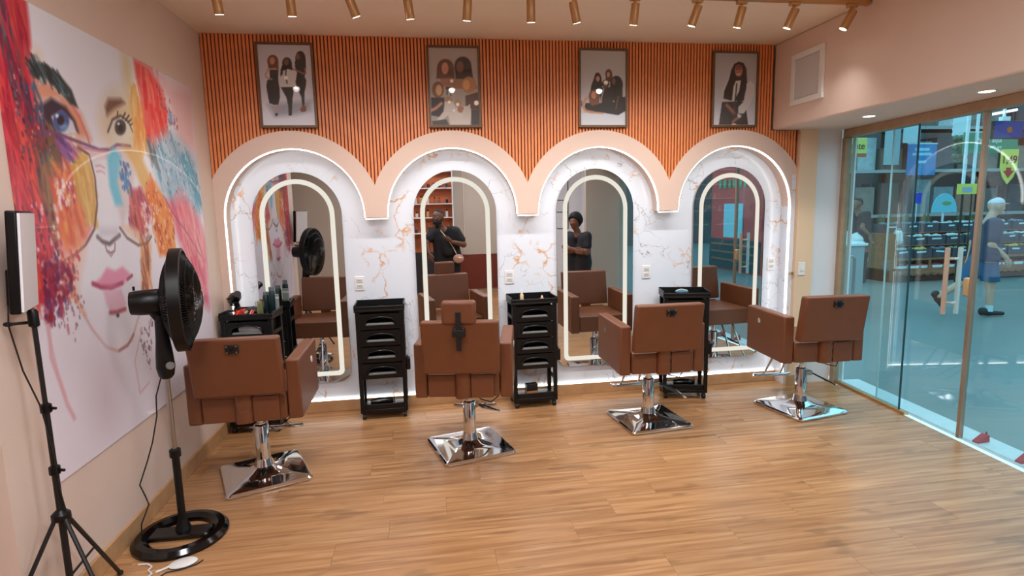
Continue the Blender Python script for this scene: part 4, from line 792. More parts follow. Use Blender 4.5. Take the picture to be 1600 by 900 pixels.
    mb.build('lever_rod', M_BLACKM, t, smooth=40)
    MB().cyl(Rl @ Vector((.272, -.085, .203)), Rl @ Vector((.272, .085, .203)), .010, 10).build('pedal', M_CHROME, t, smooth=40)
    # release cable under the seat
    MB().tube([(.06, -.12, .45), (.10, -.17, .42), (.17, -.19, .405), (.22, -.14, .43), (.235, -.08, .468)], .004, 6).build('release_cable', M_BLACKM, t, smooth=40)
    # chrome footrest at the front
    mb = MB()
    for s in (-1, 1): mb.tube([(s*.06, .24, .474), (s*.06, .30, .40), (s*.075, .42, .20), (s*.08, .45, .17)], .009, 8)
    mb.build('footrest_arm', M_CHROME, t, smooth=40)
    MB().tube([(-.17, .45, .165), (-.14, .445, .16), (.14, .445, .16), (.17, .45, .165)], .016, 10).build('footrest', M_CHROME, t, smooth=40)
    return t
make_chair((-1.120, 3.763), math.radians(1), math.radians(22.4), 'brown salon chair nearest the pedestal fan and mural', lever=math.radians(100))
make_chair((.252, 3.929), math.radians(-10), math.radians(15), 'brown salon chair with a headrest on a black bar', headrest=True, lever=math.radians(60))
make_chair((1.694, 4.163), math.radians(-1), math.radians(6), 'brown salon chair in front of the mirror reflecting the woman', emblem=-1)
make_chair((3.024, 4.170), math.radians(-4), math.radians(11.5), 'brown salon chair beside the glass front', emblem=-1)

# ------------------------------------------------------------------ styling trolleys
def drawer(t, z, h, w=.318, d=.215):
    # tray with an arched, cut-away front and a raised lip
    mb = MB()
    y0, y1 = -d/2-.012, d/2
    mb.box(-w/2, w/2, y0, y1, z, z+.008)
    mb.box(-w/2, -w/2+.006, y0, y1, z+.008, z+h); mb.box(w/2-.006, w/2, y0, y1, z+.008, z+h)
    mb.box(-w/2+.006, w/2-.006, y1-.006, y1, z+.008, z+h)
    n = 14; zb = z+.042          # front with an arch-shaped hand opening
    mb.box(-w/2+.006, w/2-.006, y0, y0+.006, z+.008, zb)
    arc = [(w*.37*math.cos(PI*i/n)*(1 if True else 0), zb+(h-.066)*math.sin(PI*i/n)**.6) for i in range(n+1)]
    top = z+h
    for (xa, za), (xb, zb2) in zip(arc[:-1], arc[1:]):
        mb.prism([(xa, za), (xa, top), (xb, top), (xb, zb2)], y0, y0+.006)
    mb.box(-w/2+.006, -w*.37, y0, y0+.006, zb, top); mb.box(w*.37, w/2-.006, y0, y0+.006, zb, top)
    o = mb.build('drawer', M_BLACK, t)
    MB().tube([(w*.37*math.cos(PI*i/14), y0-.004-.012*math.sin(PI*i/14), z+.042+(h-.066)*math.sin(PI*i/14)**.6) for i in range(15)], .007, 8).build('handle', M_GLOSSBLK, o, smooth=50)
    MB().prism([(-w*.36, z+.034), (w*.36, z+.034), (w*.33, z+.052), (-w*.33, z+.052)], y0-.006, y0+.02).build('tray_lip', mat('lip_sheen_grey', (120, 122, 124), .18), o, bevel=.004)  # grey colour stands in for light reflected off the glossy lip
    return o
def make_trolley(loc, rz, label, drawers=(.345, .483, .621, .759), dh=.128):
    t = thing('styling_trolley', (loc[0], loc[1], 0), rz, label, 'trolley', 'black styling trolleys')
    W, D, Hh = .385, .245, .965
    for sx in (-1, 1):
        for sy in (-1, 1):
            MB().box(sx*W/2-(.034 if sx > 0 else 0), sx*W/2+(.034 if sx < 0 else 0), sy*D/2-(.03 if sy > 0 else 0), sy*D/2+(.03 if sy < 0 else 0), .075, Hh-.06).build('post', M_BLACK, t, bevel=.004)
            c = MB().box(sx*W/2*.86-.012, sx*W/2*.86+.012, sy*D/2*.8-.012, sy*D/2*.8+.012, .035, .056).build('caster', M_BLACKM, t)
            MB().cyl((sx*W/2*.86-.014, sy*D/2*.8, .0245), (sx*W/2*.86+.014, sy*D/2*.8, .0245), .024, 14).build('wheel', M_BLACKM, c, smooth=40)
    for sx in (-1, 1):
        for z in (.22, .50, .78):
            MB().box(sx*W/2-(.012 if sx > 0 else 0), sx*W/2+(.012 if sx < 0 else 0), -D/2+.03, D/2-.03, z, z+.03).build('side_rail', M_BLACK, t)
    b = MB().box(-W/2, W/2, -D/2, D/2, .055, .085)
    b.box(-W/2+.034, W/2-.034, -D/2, -D/2+.012, .085, .13)
    b.build('base_tray', M_BLACK, t, bevel=.004)
    for z in drawers: drawer(t, z, dh)
    tp = MB().box(-W/2-.008, W/2+.008, -D/2-.008, D/2+.008, Hh-.06, Hh-.045)
    for x0, x1, y0, y1, h in ((-W/2-.008, W/2+.008, -D/2-.008, -D/2+.004, .03), (-W/2-.008, W/2+.008, D/2-.004, D/2+.008, .05), (-W/2-.008, -W/2+.004, -D/2, D/2, .042), (W/2-.004, W/2+.008, -D/2, D/2, .042)):
        tp.box(x0, x1, y0, y1, Hh-.045, Hh-.045+h)
    tt = tp.build('top_tray', M_BLACK, t, bevel=.003)
    MB().box(-.02, .02, -D/2+.02, D/2-.02, Hh-.045, Hh-.040).build('divider', M_BLACK, tt)
    hb_ = MB().box(W/2, W/2+.035, -D/2+.02, -D/2+.09, .40, .50).build('tool_holder', M_BLACK, t, bevel=.006)
    MB().box(W/2+.006, W/2+.02, -D/2+.03, -D/2+.08, .50, .515).build('holder_rim', M_GLOSSBLK, hb_)
    return t
TZ = .965-.045
make_trolley((-1.385, 4.66), math.radians(-4), 'black styling trolley crowded with hair tools beside the mural')
make_trolley((-.405, 4.765), math.radians(1), 'black styling trolley with an empty top left of the headrest chair')
make_trolley((.872, 4.765), math.radians(2), 'black styling trolley right of the headrest chair, small orange bottles on top')
make_trolley((2.235, 4.700), math.radians(-14), 'black styling trolley between the two chairs nearest the glass front')

# ------------------------------------------------------------------ pedestal fan
fan = thing('pedestal_fan', (-1.37, 3.085, 0), 0, 'black pedestal fan on a glossy ring base in front of the mural', 'fan')
fb = ring_lathe(MB(), [(.148, .004), (.153, .022), (.180, .040), (.212, .036), (.232, .016), (.232, .001), (.148, .001)], 48).build('base_ring', M_GLOSSBLK, fan, smooth=35)
MB().prism([(-.15, -.05), (.15, -.05), (.15, .06), (-.15, .06)], .008, .03, 'z').build('base_bridge', M_GLOSSBLK, fb, bevel=.008)
MB().lathe([(.04, .03), (.03, .06), (.022, .085), (.019, .10), (.019, .46)], 18, (0, .03, 0)).build('lower_pole', M_BLACK, fan, smooth=40)
MB().lathe([(.022, .435), (.028, .44), (.028, .478), (.018, .485)], 18, (0, .03, 0)).build('height_collar', M_BLACK, fan, smooth=40)
MB().cyl((0, .03, .484), (0, .03, .90), .012, 14).build('upper_pole', M_STEEL, fan, smooth=40)
cb = MB().lathe([(.024, .87), (.036, .885), (.044, .93), (.040, 1.0), (.032, 1.08), (.028, 1.18), (.03, 1.20)], 16, (0, .03, 0)).build('control_body', M_BLACK, fan, smooth=50)
MB().lathe([(.020, 0), (.020, .014), (.016, .018)], 16, (.035, -.004, .945), Matrix.Rotation(-.9, 3, 'Z') @ Matrix.Rotation(PI/2, 3, 'Y')).build('speed_knob', mat('grey_knob', (120, 120, 118), .35), cb, smooth=40)
al = math.radians(15)
Fd = Vector((math.cos(al), math.sin(al), .0))
Mf = Fd.to_track_quat('Z', 'Y').to_matrix()
hc = Vector((.095, .055, 1.275))
MB().lathe([(.03, -.225), (.058, -.22), (.064, -.18), (.066, -.09), (.055, -.075)], 22, hc, Mf).build('motor_housing', M_BLACK, fan, smooth=40)
MB().cyl((0, .03, 1.18), hc-Fd*.13-Vector((0, 0, .04)), .026, 12).build('tilt_neck', M_BLACK, fan, smooth=40)
MB().cyl(hc-Fd*.2+Vector((0, 0, .064)), hc-Fd*.2+Vector((0, 0, .085)), .006, 8).build('oscillation_knob', M_BLACK, fan)
gr = ring_lathe(MB(), [(.255, -.03), (.268, -.026), (.268, .026), (.255, .03)], 48, hc, Mf).build('grill_band', M_BLACK, fan, smooth=40)
def grill(s, name, n, dep, r0):
    mb = MB()
    for k in range(n):
        a = 2*PI*k/n; pts = []
        for i in range(6):
            r = r0+(.262-r0)*i/5; z = s*(dep*(1-(r/.262)**2.4)+.012)
            aa = a + .25*(1-i/5)
            pts.append(hc+Mf @ Vector((r*math.cos(aa), r*math.sin(aa), z)))
        mb.tube(pts, .0026, 4, caps=False)
    for r in (.09, .15, .21):
        z = s*(dep*(1-(r/.262)**2.4)+.012)
        mb.tube([hc+Mf @ Vector((r*math.cos(2*PI*i/32), r*math.sin(2*PI*i/32), z)) for i in range(32)], .0024, 4, closed=True)
    mb.build(name, M_BLACK, fan)
grill(1, 'front_grill', 110, .085, .05); grill(-1, 'rear_grill', 96, .075, .06)
MB().lathe([(.052, .088), (.05, .098), (.03, .104)], 20, hc, Mf).build('grill_badge', M_GLOSSBLK, fan, smooth=40)
MB().lathe([(.045, -.05), (.045, .05), (.03, .06)], 16, hc, Mf).build('blade_hub', M_BLACK, fan, smooth=40)
for k in range(5):
    V = []; a0 = 2*PI*k/5
    for i in range(6):
        r = .04+.20*i/5; wd = .30+.32*math.sin(PI*min(1, .25+i/6))
        for j in range(4):
            a = a0+wd*(j/3-.5)*1.5; V.append(hc+Mf @ Vector((r*math.cos(a), r*math.sin(a), .045*(j/3-.5)*1.4)))
    F = [(4*i+j, 4*i+j+1, 4*i+5+j, 4*i+4+j) for i in range(5) for j in range(3)]
    b = MB().raw(V, F).build('blade', M_BLACK, fan, smooth=60)
    sd = b.modifiers.new('thickness', 'SOLIDIFY'); sd.thickness = .003
MB().tube([(-.025, .02, .875), (-.055, .015, .78), (-.06, .01, .675), (-.10, .02, .53), (-.13, .01, .434), (-.186, .02, .30), (-.16, .01, .24), (-.150, .015, .19), (-.19, .0, .09), (-.19, -.01, .042)], .0035, 6).build('power_cord', M_BLACKM, fan, smooth=60)

# ------------------------------------------------------------------ photo light on its tripod
tp = thing('tripod_light', (-1.525, 2.43, 0), 0, 'slim black tripod carrying a white LED light panel, left edge of the photo', 'photo light')
hub = .50
for dx, dy in ((0, .35), (-.17, -.25), (.27, -.17)):
    g = MB().tube([(dx*.07, dy*.07, hub), (dx, dy, .012)], .0085, 8).build('leg', M_BLACKM, tp, smooth=40)
    MB().ell((dx, dy, .013), (.014, .014, .012), 8, 6).build('rubber_foot', M_BLACKM, g, smooth=60)
    MB().tube([(dx*.5, dy*.5, hub*.5), (0, 0, hub-.27)], .0055, 6).build('brace', M_BLACKM, g)
MB().lathe([(.02, hub-.02), (.034, hub-.01), (.034, hub+.012), (.016, hub+.03)], 14).build('hub_collar', M_BLACK, tp, smooth=40)
MB().cyl((0, 0, .20), (0, 0, .72), .0125, 12).build('lower_pole', M_BLACKM, tp, smooth=40)
MB().cyl((0, 0, .70), (0, 0, .98), .0105, 12).build('middle_pole', M_BLACKM, tp, smooth=40)
MB().cyl((0, 0, .96), (0, 0, 1.34), .0085, 12).build('upper_pole', M_BLACKM, tp, smooth=40)
for z in (.70, .96):
    k = MB().lathe([(.014, z-.02), (.02, z-.015), (.02, z+.015), (.012, z+.02)], 12).build('locking_collar', M_BLACK, tp, smooth=40)
    MB().cyl((.018, 0, z), (.04, -.008, z), .006, 8).build('clamp_screw', M_BLACK, k)
mt = MB().lathe([(.012, 1.29), (.018, 1.295), (.018, 1.35), (.012, 1.36)], 12).build('head_mount', M_BLACK, tp, smooth=40)
MB().cyl((-.015, -.01, 1.31), (-.06, -.03, 1.31), .006, 8).build('wing_screw', M_BLACK, mt); MB().ell((-.07, -.033, 1.31), (.018, .008, .01), 8, 6).build('wing_grip', M_BLACK, mt)
be = math.radians(21)
Mn = Matrix.Rotation(be, 3, 'Z') @ Matrix.Rotation(math.radians(4), 3, 'Y')
pc = Vector((.0, .0, 1.548))
MB().obox(pc-Mn @ Vector((.012, 0, 0)), (.034, .25, .38), Mn).build('light_body', M_BLACK, tp, bevel=.006)
MB().obox(pc+Mn @ Vector((.009, 0, 0)), (.008, .235, .365), Mn).build('diffuser_panel', mat('led_panel_off', (236, 236, 240), .4), tp)
MB().obox(pc-Mn @ Vector((.038, 0, .10)), (.03, .09, .14), Mn).build('battery_pack', M_BLACK, tp, bevel=.006)
MB().tube([(-.03, -.02, 1.42), (-.045, -.05, 1.405), (-.05, -.06, 1.31), (-.03, -.05, 1.13), (.0, -.03, .98), (.012, -.012, .80), (.014, -.01, .62), (.03, .0, .45), (.04, .02, .31), (.03, .10, .12)], .003, 6).build('power_cord', M_BLACKM, tp, smooth=60)

# floor clutter by the fan
t = thing('cable_adapter', (-1.255, 2.812, 0), math.radians(18), 'flat white oval plug adapter lying on the floor by the fan base', 'adapter')
MB().ell((0, 0, .011), (.064, .044, .011), 20, 8).build('housing', M_PLASTIC, t, smooth=60)
MB().tube([(-.055, 0, .010), (-.085, -.006, .006), (-.115, -.012, .005)], .006, 8).build('lead', M_PLASTIC, t, smooth=60)
c = MB().tube([(-1.475, 2.845, .005), (-1.43, 2.842, .005), (-1.40, 2.815, .005), (-1.405, 2.785, .005), (-1.375, 2.755, .005), (-1.39, 2.70, .005), (-1.42, 2.60, .005)], .0045, 8).build('floor_cable', M_PLASTIC, smooth=60)
tag(c, 'white cable snaking over the floor beside the fan base', 'cable')
c = MB().tube([(-1.17, 2.83, .004), (-1.19, 2.795, .004), (-1.25, 2.765, .004), (-1.31, 2.755, .004), (-1.34, 2.70, .004), (-1.36, 2.60, .004)], .003, 8).build('floor_cable', M_BLACKM, smooth=60)
tag(c, 'thin black cable curling round the white plug adapter', 'cable')

# ------------------------------------------------------------------ hair tools on the trolleys
RT1 = math.radians(-4)
def on1(dx, dy): return (-1.385+dx*math.cos(RT1)-dy*math.sin(RT1), 4.66+dx*math.sin(RT1)+dy*math.cos(RT1), TZ)
x, y, z = on1(-.125, .022); z += .003
t = thing('hair_dryer', (x, y, z), 0, 'black hair dryer with a coiled cord on the trolley beside the mural', 'hair dryer'); t.scale = (1.2, 1.2, 1.2)
MB().lathe([(.026, -.085), (.036, -.06), (.036, .03), (.022, .075), (.022, .10)], 16, (0, 0, .115), Matrix.Rotation(.5, 3, 'Z') @ Matrix.Rotation(PI/2-.35, 3, 'X')).build('barrel', M_BLACK, t, smooth=40)
MB().tube([(0, 0, .10), (.012, .01, .05), (.014, .012, .004)], [.018, .016, .014], 10).build('handle', M_BLACK, t, smooth=40)
MB().tube([(.03*math.cos(i*.7)+.01*math.sin(i), .03*math.sin(i*.7)-.03, .012+.0045*i) for i in range(30)], .004, 6).build('coiled_cord', M_BLACKM, t, smooth=60)
rr = random.Random(3)
ccs = [(206, 60, 40), (226, 96, 50), (196, 40, 60), (220, 120, 110), (180, 50, 44)]
CLIPS = [(-.088, -.076), (-.071, -.078), (-.054, -.074), (.026, -.077), (.042, -.074), (-.086, .002), (-.068, .0), (-.051, .003)]
for i, (cx_, cy_) in enumerate(CLIPS):
    x, y, z = on1(cx_, cy_); z += .002
    t = thing('hair_clip', (x, y, z), rr.uniform(-.1, .1), '%s hair clip, %s from the mural in the %s row of clips' % (['red', 'orange', 'crimson', 'pink', 'brick red'][i % 5], ORD[i % 5], ['front', 'back'][i//5]), 'hair clip', 'hair clips on the crowded trolley'); t.scale = (1, 1, 1.6)
    mc = mat('clip_%d' % (i % 5), ccs[i % 5], .35)
    MB().prism([(-.004, -.035), (.004, -.035), (.006, .02), (.003, .035), (-.003, .035), (-.006, .02)], .002, .010, 'z').build('lower_jaw', mc, t)
    MB().obox((0, 0, .022), (.010, .066, .005), Matrix.Rotation(.2, 3, 'X')).build('upper_jaw', mc, t)
x, y, z = on1(-.015, .02); z += .006
t = thing('round_brush', (x, y, z), 0, 'round dark hairbrush with a tan handle among the red clips', 'hairbrush')
MB().cyl((-.01, -.05, .03), (.0, -.115, .035), .011, 10).build('handle', mat('tan_handle', (206, 160, 120), .4), t, smooth=40)
MB().tube([(.008, .07, .03), (.0, .01, .03), (-.008, -.05, .03)], [.024, .028, .022], 14).build('bristle_barrel', mat('brush_bristles', (44, 50, 48), .7, bump=.6, bscale=400), t, smooth=40)
x, y, z = on1(.09, -.06)
t = thing('comb_jar', (x, y, z), 0, 'clear glass jar holding olive combs on the trolley beside the mural', 'jar')
ring_lathe(MB(), [(.034, .002), (.036, .004), (.036, .105), (.030, .118), (.028, .118), (.033, .104), (.033, .008), (.0, .006)], 22).build('glass_jar', glass_mat('jar_glass', (.93, .96, .95)), t, smooth=40)
for k, (dx, ry) in enumerate(((-.012, .08), (.0, 0), (.012, -.08))):
    MB().obox((dx, .004*k-.004, .068), (.013, .004, .105), Matrix.Rotation(ry, 3, 'Y')).build('comb', mat('olive_comb', (126, 132, 72), .4), t)
for dx, dy, r, h, rgb, nm, lb in ((.10, .055, .024, .175, (34, 54, 56), 'spray_can', 'short dark green spray can beside the comb jar'), (.155, .03, .024, .215, (24, 52, 56), 'hair_spray', 'tall dark teal spray can on the trolley beside the mural')):
    x, y, z = on1(dx, dy); z += .002
    t = thing(nm, (x, y, z), 0, lb, 'spray can')
    MB().lathe([(r-.003, 0), (r, .004), (r, h*.8), (r*.8, h*.85), (r*.75, h*.86)], 20).build('can_body', mat(nm, rgb, .25, .3), t, smooth=40)
    MB().lathe([(r*.85, h*.855), (r*.85, h*.97), (r*.78, h)], 20).build('cap', mat('can_cap_grey', (90, 104, 106), .35), t, smooth=40)
x, y, z = on1(.165, .085)
t = thing('product_box', (x, y, z), .1, 'small grey product box behind the tall spray can', 'box')
MB().box(-.022, .022, -.015, .015, 0, .15).build('carton', mat('grey_card', (128, 134, 132), .6), t, bevel=.001)
MB().box(-.0225, .0225, -.0155, .0155, .115, .13).build('label_band', mat('pale_card', (190, 194, 192), .6), t)
x, y, z = on1(.135, -.035); z += .004
t = thing('hair_scissors', (x, y, z), .4, 'silver hairdressing scissors on the trolley beside the mural', 'scissors')
for s in (-1, 1):
    MB().obox((s*.004, .04, .004+.003*s), (.007, .09, .002), Matrix.Rotation(-s*.12, 3, 'Z')).build('blade', M_STEEL, t)
    MB().tube([(s*.016+.012*math.cos(2*PI*i/12), -.035+.015*math.sin(2*PI*i/12), .006) for i in range(12)], .003, 6, closed=True).build('finger_ring', M_STEEL, t)
t = thing('standin_tub', (-1.385+.0, 4.652, .759+.009), RT1, 'white tub standing in for marble seen through the crowded trolley', 'tub')  # made-up tub in place of the marble showing below the tray
MB().prism([(-.08, 0), (.08, 0), (.09, .085), (-.09, .085)], -.06, .06, 'y').build('tub_body', M_PLASTIC, t, bevel=.006)
MB().prism([(-.094, .085), (.094, .085), (.094, .092), (-.094, .092)], -.064, .064, 'y').build('tub_lid', M_PLASTIC, t, bevel=.003)
# small bottles on the trolley right of the headrest chair
for dx, h, rgb, nm, lb in ((-.09, .115, (226, 196, 160), 'pump_bottle', 'clear amber pump bottle on the trolley right of the headrest chair'), (.085, .045, (206, 140, 74), 'oil_bottle', 'short amber oil bottle on the trolley right of the headrest chair')):
    t = thing(nm, (.872+dx, 4.725, TZ), 0, lb, 'bottle')
    MB().lathe([(.014, 0), (.016, .003), (.016, h*.5), (.008, h*.62), (.006, h*.66)], 16).build('bottle_body', mat(nm, rgb, .2, coat=.5), t, smooth=40)
    MB().lathe([(.008, h*.66), (.008, h*.85), (.004, h*.88), (.004, h)], 12).build('cap', M_PLASTIC, t, smooth=40)
# tools lying in the trolley bases
def dryer_low(x, y, rz, lb):
    t = thing('hair_dryer', (x, y, .0855), rz, lb, 'hair dryer')
    MB().tube([(-.10, 0, .035), (-.03, 0, .038), (.05, 0, .036), (.085, 0, .034)], [.024, .034, .032, .022], 14).build('barrel', M_GLOSSBLK, t, smooth=40)
    MB().tube([(-.03, 0, .03), (-.01, .04, .024), (.015, .075, .018)], [.018, .016, .014], 10).build('handle', M_GLOSSBLK, t, smooth=40)
    MB().tube([(.07+.03*math.cos(i*.8), .03+.028*math.sin(i*.8), .008+.0022*i) for i in range(26)], .004, 6).build('coiled_cord', M_BLACKM, t, smooth=60)
dryer_low(-.42, 4.735, .1, 'glossy black hair dryer in the base of the trolley left of the headrest chair')
dryer_low(2.245, 4.68, -.2, 'glossy black hair dryer in the base of the trolley nearest the glass front')
t = thing('straightener_box', (.85, 4.72, .0855), .15, 'black and tan box in the base of the trolley right of the headrest chair', 'box')
MB().box(-.05, .05, -.03, .03, 0, .11).build('carton', M_BLACKM, t, bevel=.002); MB().box(-.0505, .0505, -.0305, .0305, .025, .05).build('label_band', mat('tan_label', (186, 120, 80), .5), t)
t = thing('hair_net_pouch', (2.21, 4.695, TZ+.006), -.2, 'crumpled teal pouch on the trolley nearest the glass front', 'pouch')
MB().ell((0, 0, .02), (.06, .035, .018), 14, 8).build('pouch_body', mat('teal_pouch', (60, 110, 128), .4, bump=.8, bscale=60), t, smooth=60); MB().tube([(-.05, 0, .03), (0, .01, .042), (.05, 0, .03)], .004, 6).build('drawstring', M_PLASTIC, t)

# ------------------------------------------------------------------ people: smooth blended bodies, polygonised on a grid
def sdf_grid(bones, lo, hi, h, k):
    lo = np.array(lo, float); hi = np.array(hi, float)
    n = np.ceil((hi-lo)/h).astype(int)+1
    ax = [lo[i]+h*np.arange(n[i]) for i in range(3)]
    D = np.full(n, .25, np.float32)
    for b in bones:
        a, c, ra, rb = np.array(b[0], float), np.array(b[1], float), b[2], b[3]
        kk = b[4] if len(b) > 4 else k
        m = max(ra, rb)+.07
        i0 = np.maximum(((np.minimum(a, c)-m-lo)/h).astype(int), 0); i1 = np.minimum(((np.maximum(a, c)+m-lo)/h).astype(int)+2, n)
        if (i1 <= i0).any(): continue
        s = tuple(slice(p, q) for p, q in zip(i0, i1))
        X, Y, Z = np.meshgrid(ax[0][s[0]], ax[1][s[1]], ax[2][s[2]], indexing='ij')
        e = c-a; L = e@e+1e-12
        t = np.clip(((X-a[0])*e[0]+(Y-a[1])*e[1]+(Z-a[2])*e[2])/L, 0, 1)
        d = np.sqrt((X-a[0]-t*e[0])**2+(Y-a[1]-t*e[1])**2+(Z-a[2]-t*e[2])**2)-(ra+(rb-ra)*t)
        v = D[s]
        q = np.maximum(kk-np.abs(v-d), 0)/kk
        D[s] = np.minimum(v, d)-q*q*kk*.25
    return D, lo
def surface_net(D, lo, h):
    n = D.shape
    ins = D < 0
    acc = np.zeros((n[0]-1, n[1]-1, n[2]-1, 3)); cnt = np.zeros((n[0]-1, n[1]-1, n[2]-1))
    def sub(A, o): return A[o[0]:n[0]-1+o[0], o[1]:n[1]-1+o[1], o[2]:n[2]-1+o[2]]
    cor = [(i, j, k) for i in (0, 1) for j in (0, 1) for k in (0, 1)]
    for a in cor:
        for d in range(3):
            if a[d]: continue
            b = list(a); b[d] = 1; b = tuple(b)
            A, B = sub(D, a), sub(D, b)
            x = sub(ins, a) != sub(ins, b)
            t = np.where(x, A/np.where(x, A-B, 1), 0)
            p = np.zeros(acc.shape); p[..., 0], p[..., 1], p[..., 2] = a
            p[..., d] += t
            acc += p*x[..., None]; cnt += x
    on = cnt > 0
    ii = np.argwhere(on)
    V = (acc[on]/cnt[on][:, None]+ii)*h+lo
    idx = -np.ones(on.shape, int); idx[on] = np.arange(len(V))
    F = []
    for d in range(3):
        o = [slice(1, -1)]*3; o[d] = slice(0, -1)
        q = [slice(1, -1)]*3; q[d] = slice(1, None)
        x = np.argwhere(ins[tuple(o)] != ins[tuple(q)])
        if not len(x): continue
        x = x+np.array([0 if i == d else 1 for i in range(3)])
        sgn = ins[x[:, 0], x[:, 1], x[:, 2]]
        e1, e2 = [i for i in range(3) if i != d]
        def cell(s1, s2):
            y = x.copy(); y[:, e1] -= s1; y[:, e2] -= s2
            return idx[y[:, 0], y[:, 1], y[:, 2]]
        Q = np.stack([cell(0, 0), cell(1, 0), cell(1, 1), cell(0, 1)], 1)
        fl = sgn if d != 1 else ~sgn
        Q[~fl] = Q[~fl][:, ::-1]
        F.append(Q[(Q >= 0).all(1)])
    return V, np.concatenate(F)
def blob(name, groups, m, parent, h=.012, k=.03, clip=None):
    # groups: list of (bones, grid size); all land in one mesh
    mb = MB()
    for bones, hh in groups:
        P = np.array([list(b[0]) for b in bones]+[list(b[1]) for b in bones]); r = max(max(b[2], b[3]) for b in bones)+.03
        D, lo = sdf_grid(bones, P.min(0)-r, P.max(0)+r, hh, min(k, hh*3) if hh < .007 else k)
        if clip is not None and hh >= .007:
            ax = [lo[i]+hh*np.arange(D.shape[i]) for i in range(3)]
            X, Y, Z = np.meshgrid(*ax, indexing='ij')
            D = np.maximum(D, clip(X, Y, Z))
        V, F = surface_net(D, lo, hh)
        mb.raw(V.tolist(), F.tolist())
    o = mb.build(name, m, parent)
    o.data.shade_smooth()
    return o
def hand_bones(w, d, up, palm_n, curl=.5, thumb=1, s=1.0):
    # w wrist, d direction to knuckles, up = across the knuckles (index side), palm_n = towards the palm
    w, d, up, pn = Vector(w), Vector(d).normalized(), Vector(up).normalized(), Vector(palm_n).normalized()
    B = []
    kn = []
    for i, q in enumerate((.030, .010, -.010, -.030)):
        k_ = w+d*(.085-.004*abs(i-1))*s+up*q*s
        B.append((w+up*q*.55*s, k_, .014*s, .012*s)); kn.append(k_)
    for i, L in enumerate((.040, .046, .043, .033)):
        p = kn[i]; a = curl*.55
        for j, f in enumerate((1, .62, .5)):
            dd = (d*math.cos(a)+pn*math.sin(a)).normalized()
            q = p+dd*L*f*s
            B.append((p, q, (.0092-.0008*j)*s, (.0086-.0008*j)*s)); p = q; a += curl*.7
    t0 = w+d*.025*s+up*.022*s*thumb; t1 = t0+(d*.6+up*.8*thumb+pn*.3).normalized()*.038*s; t2 = t1+(d*.9+up*.3*thumb+pn*.35).normalized()*.032*s; t3 = t2+(d+pn*.3).normalized()*.024*s
    B += [(t0, t1, .0145*s, .011*s), (t1, t2, .0105*s, .0095*s), (t2, t3, .0092*s, .0078*s)]
    return B
def head_parts(c, look, parent, skin, h=.22):
    # c = head centre; look = facing; returns bones of the skull and face, and builds eyes
    c = Vector(c); f = Vector(look); f.z = 0; f.normalize(); r = Vector((f.y, -f.x, 0)); u = Vector((0, 0, 1)); s = h/.22
    B = [(c-f*.018*s+u*.02*s, c+f*.012*s+u*.022*s, .088*s, .082*s, .02), (c+f*.03*s-u*.03*s, c+f*.04*s-u*.07*s, .058*s, .038*s, .03), (c+f*.075*s-u*.085*s, c+f*.068*s-u*.092*s, .022*s, .020*s, .02)]
    for q in (-1, 1):
        B += [(c+r*q*.082*s-f*.008*s+u*.012*s, c+r*q*.086*s-f*.012*s-u*.025*s, .014*s, .009*s, .008), (c+f*.055*s+r*q*.036*s-u*.02*s, c+f*.05*s+r*q*.04*s-u*.05*s, .028*s, .02*s, .02),
              (c+f*.082*s+r*q*.03*s+u*.028*s, c+f*.078*s+r*q*.045*s+u*.026*s, .010*s, .009*s, .012)]
    B += [(c+f*.088*s+u*.012*s, c+f*.108*s-u*.026*s, .008*s, .013*s, .010), (c+f*.098*s-u*.03*s+r*.012*s, c+f*.098*s-u*.03*s-r*.012*s, .009*s, .009*s, .008),
          (c+f*.09*s-u*.056*s+r*.016*s, c+f*.09*s-u*.056*s-r*.016*s, .008*s, .008*s, .008)]
    for q in (-1, 1):
        e = c+f*.083*s+r*q*.031*s+u*.006*s
        MB().ell(e, .0095*s, 10, 8).build('eye', mat('eye_white', (232, 228, 222), .2), parent, smooth=80)
        MB().ell(e+f*.0055*s, .006*s, 8, 6).build('iris', mat('dark_iris', (36, 24, 18), .2), parent, smooth=80)
        MB().tube([e+u*.021*s-r*q*.014*s+f*.006*s, e+u*.025*s+f*.008*s, e+u*.020*s+r*q*.016*s], .0035*s, 6).build('eyebrow', mat('brow_dark', (40, 28, 24), .8), parent, smooth=60)
    MB().tube([c+f*.0985*s-u*.0565*s-r*.02*s, c+f*.1005*s-u*.0555*s, c+f*.0985*s-u*.0565*s+r*.02*s], .0045*s, 6).build('lips', mat('lip_tone', (136, 74, 66), .5), parent, smooth=60)
    return B
V3 = Vector
M_SKIND = mat('deep_brown_skin', (112, 72, 54), .5)
M_SKINM = mat('brown_skin', (134, 88, 66), .5)
M_SKINL = mat('light_skin', (206, 160, 136), .5)
M_BLKCLOTH = mat('black_cotton', (26, 25, 27), .85, bump=.1, bscale=80)
M_DKGREY = mat('charcoal_cotton', (44, 44, 48), .85, bump=.1, bscale=80)
M_NAVY = mat('navy_cotton', (22, 54, 80), .8, bump=.1, bscale=80)
M_BLUE = mat('blue_shorts_cloth', (38, 92, 128), .8, bump=.1, bscale=80)
M_HAIR = mat('black_hair', (20, 17, 16), .7, bump=.9, bscale=220)
M_SHOE = mat('dark_trainer', (24, 34, 38), .6)
def shoe(parent, heel, toe, m=M_SHOE):
    heel, toe = V3(heel), V3(toe); d = (toe-heel).normalized()
    o = blob('shoe', [([(heel+V3((0, 0, .04)), heel+d*.10+V3((0, 0, .045)), .040, .038), (heel+d*.09+V3((0, 0, .035)), toe-d*.03+V3((0, 0, .028)), .038, .028), (heel+V3((0, 0, .075)), heel+d*.05+V3((0, 0, .075)), .040, .036)], .009)], m, parent)
    return o
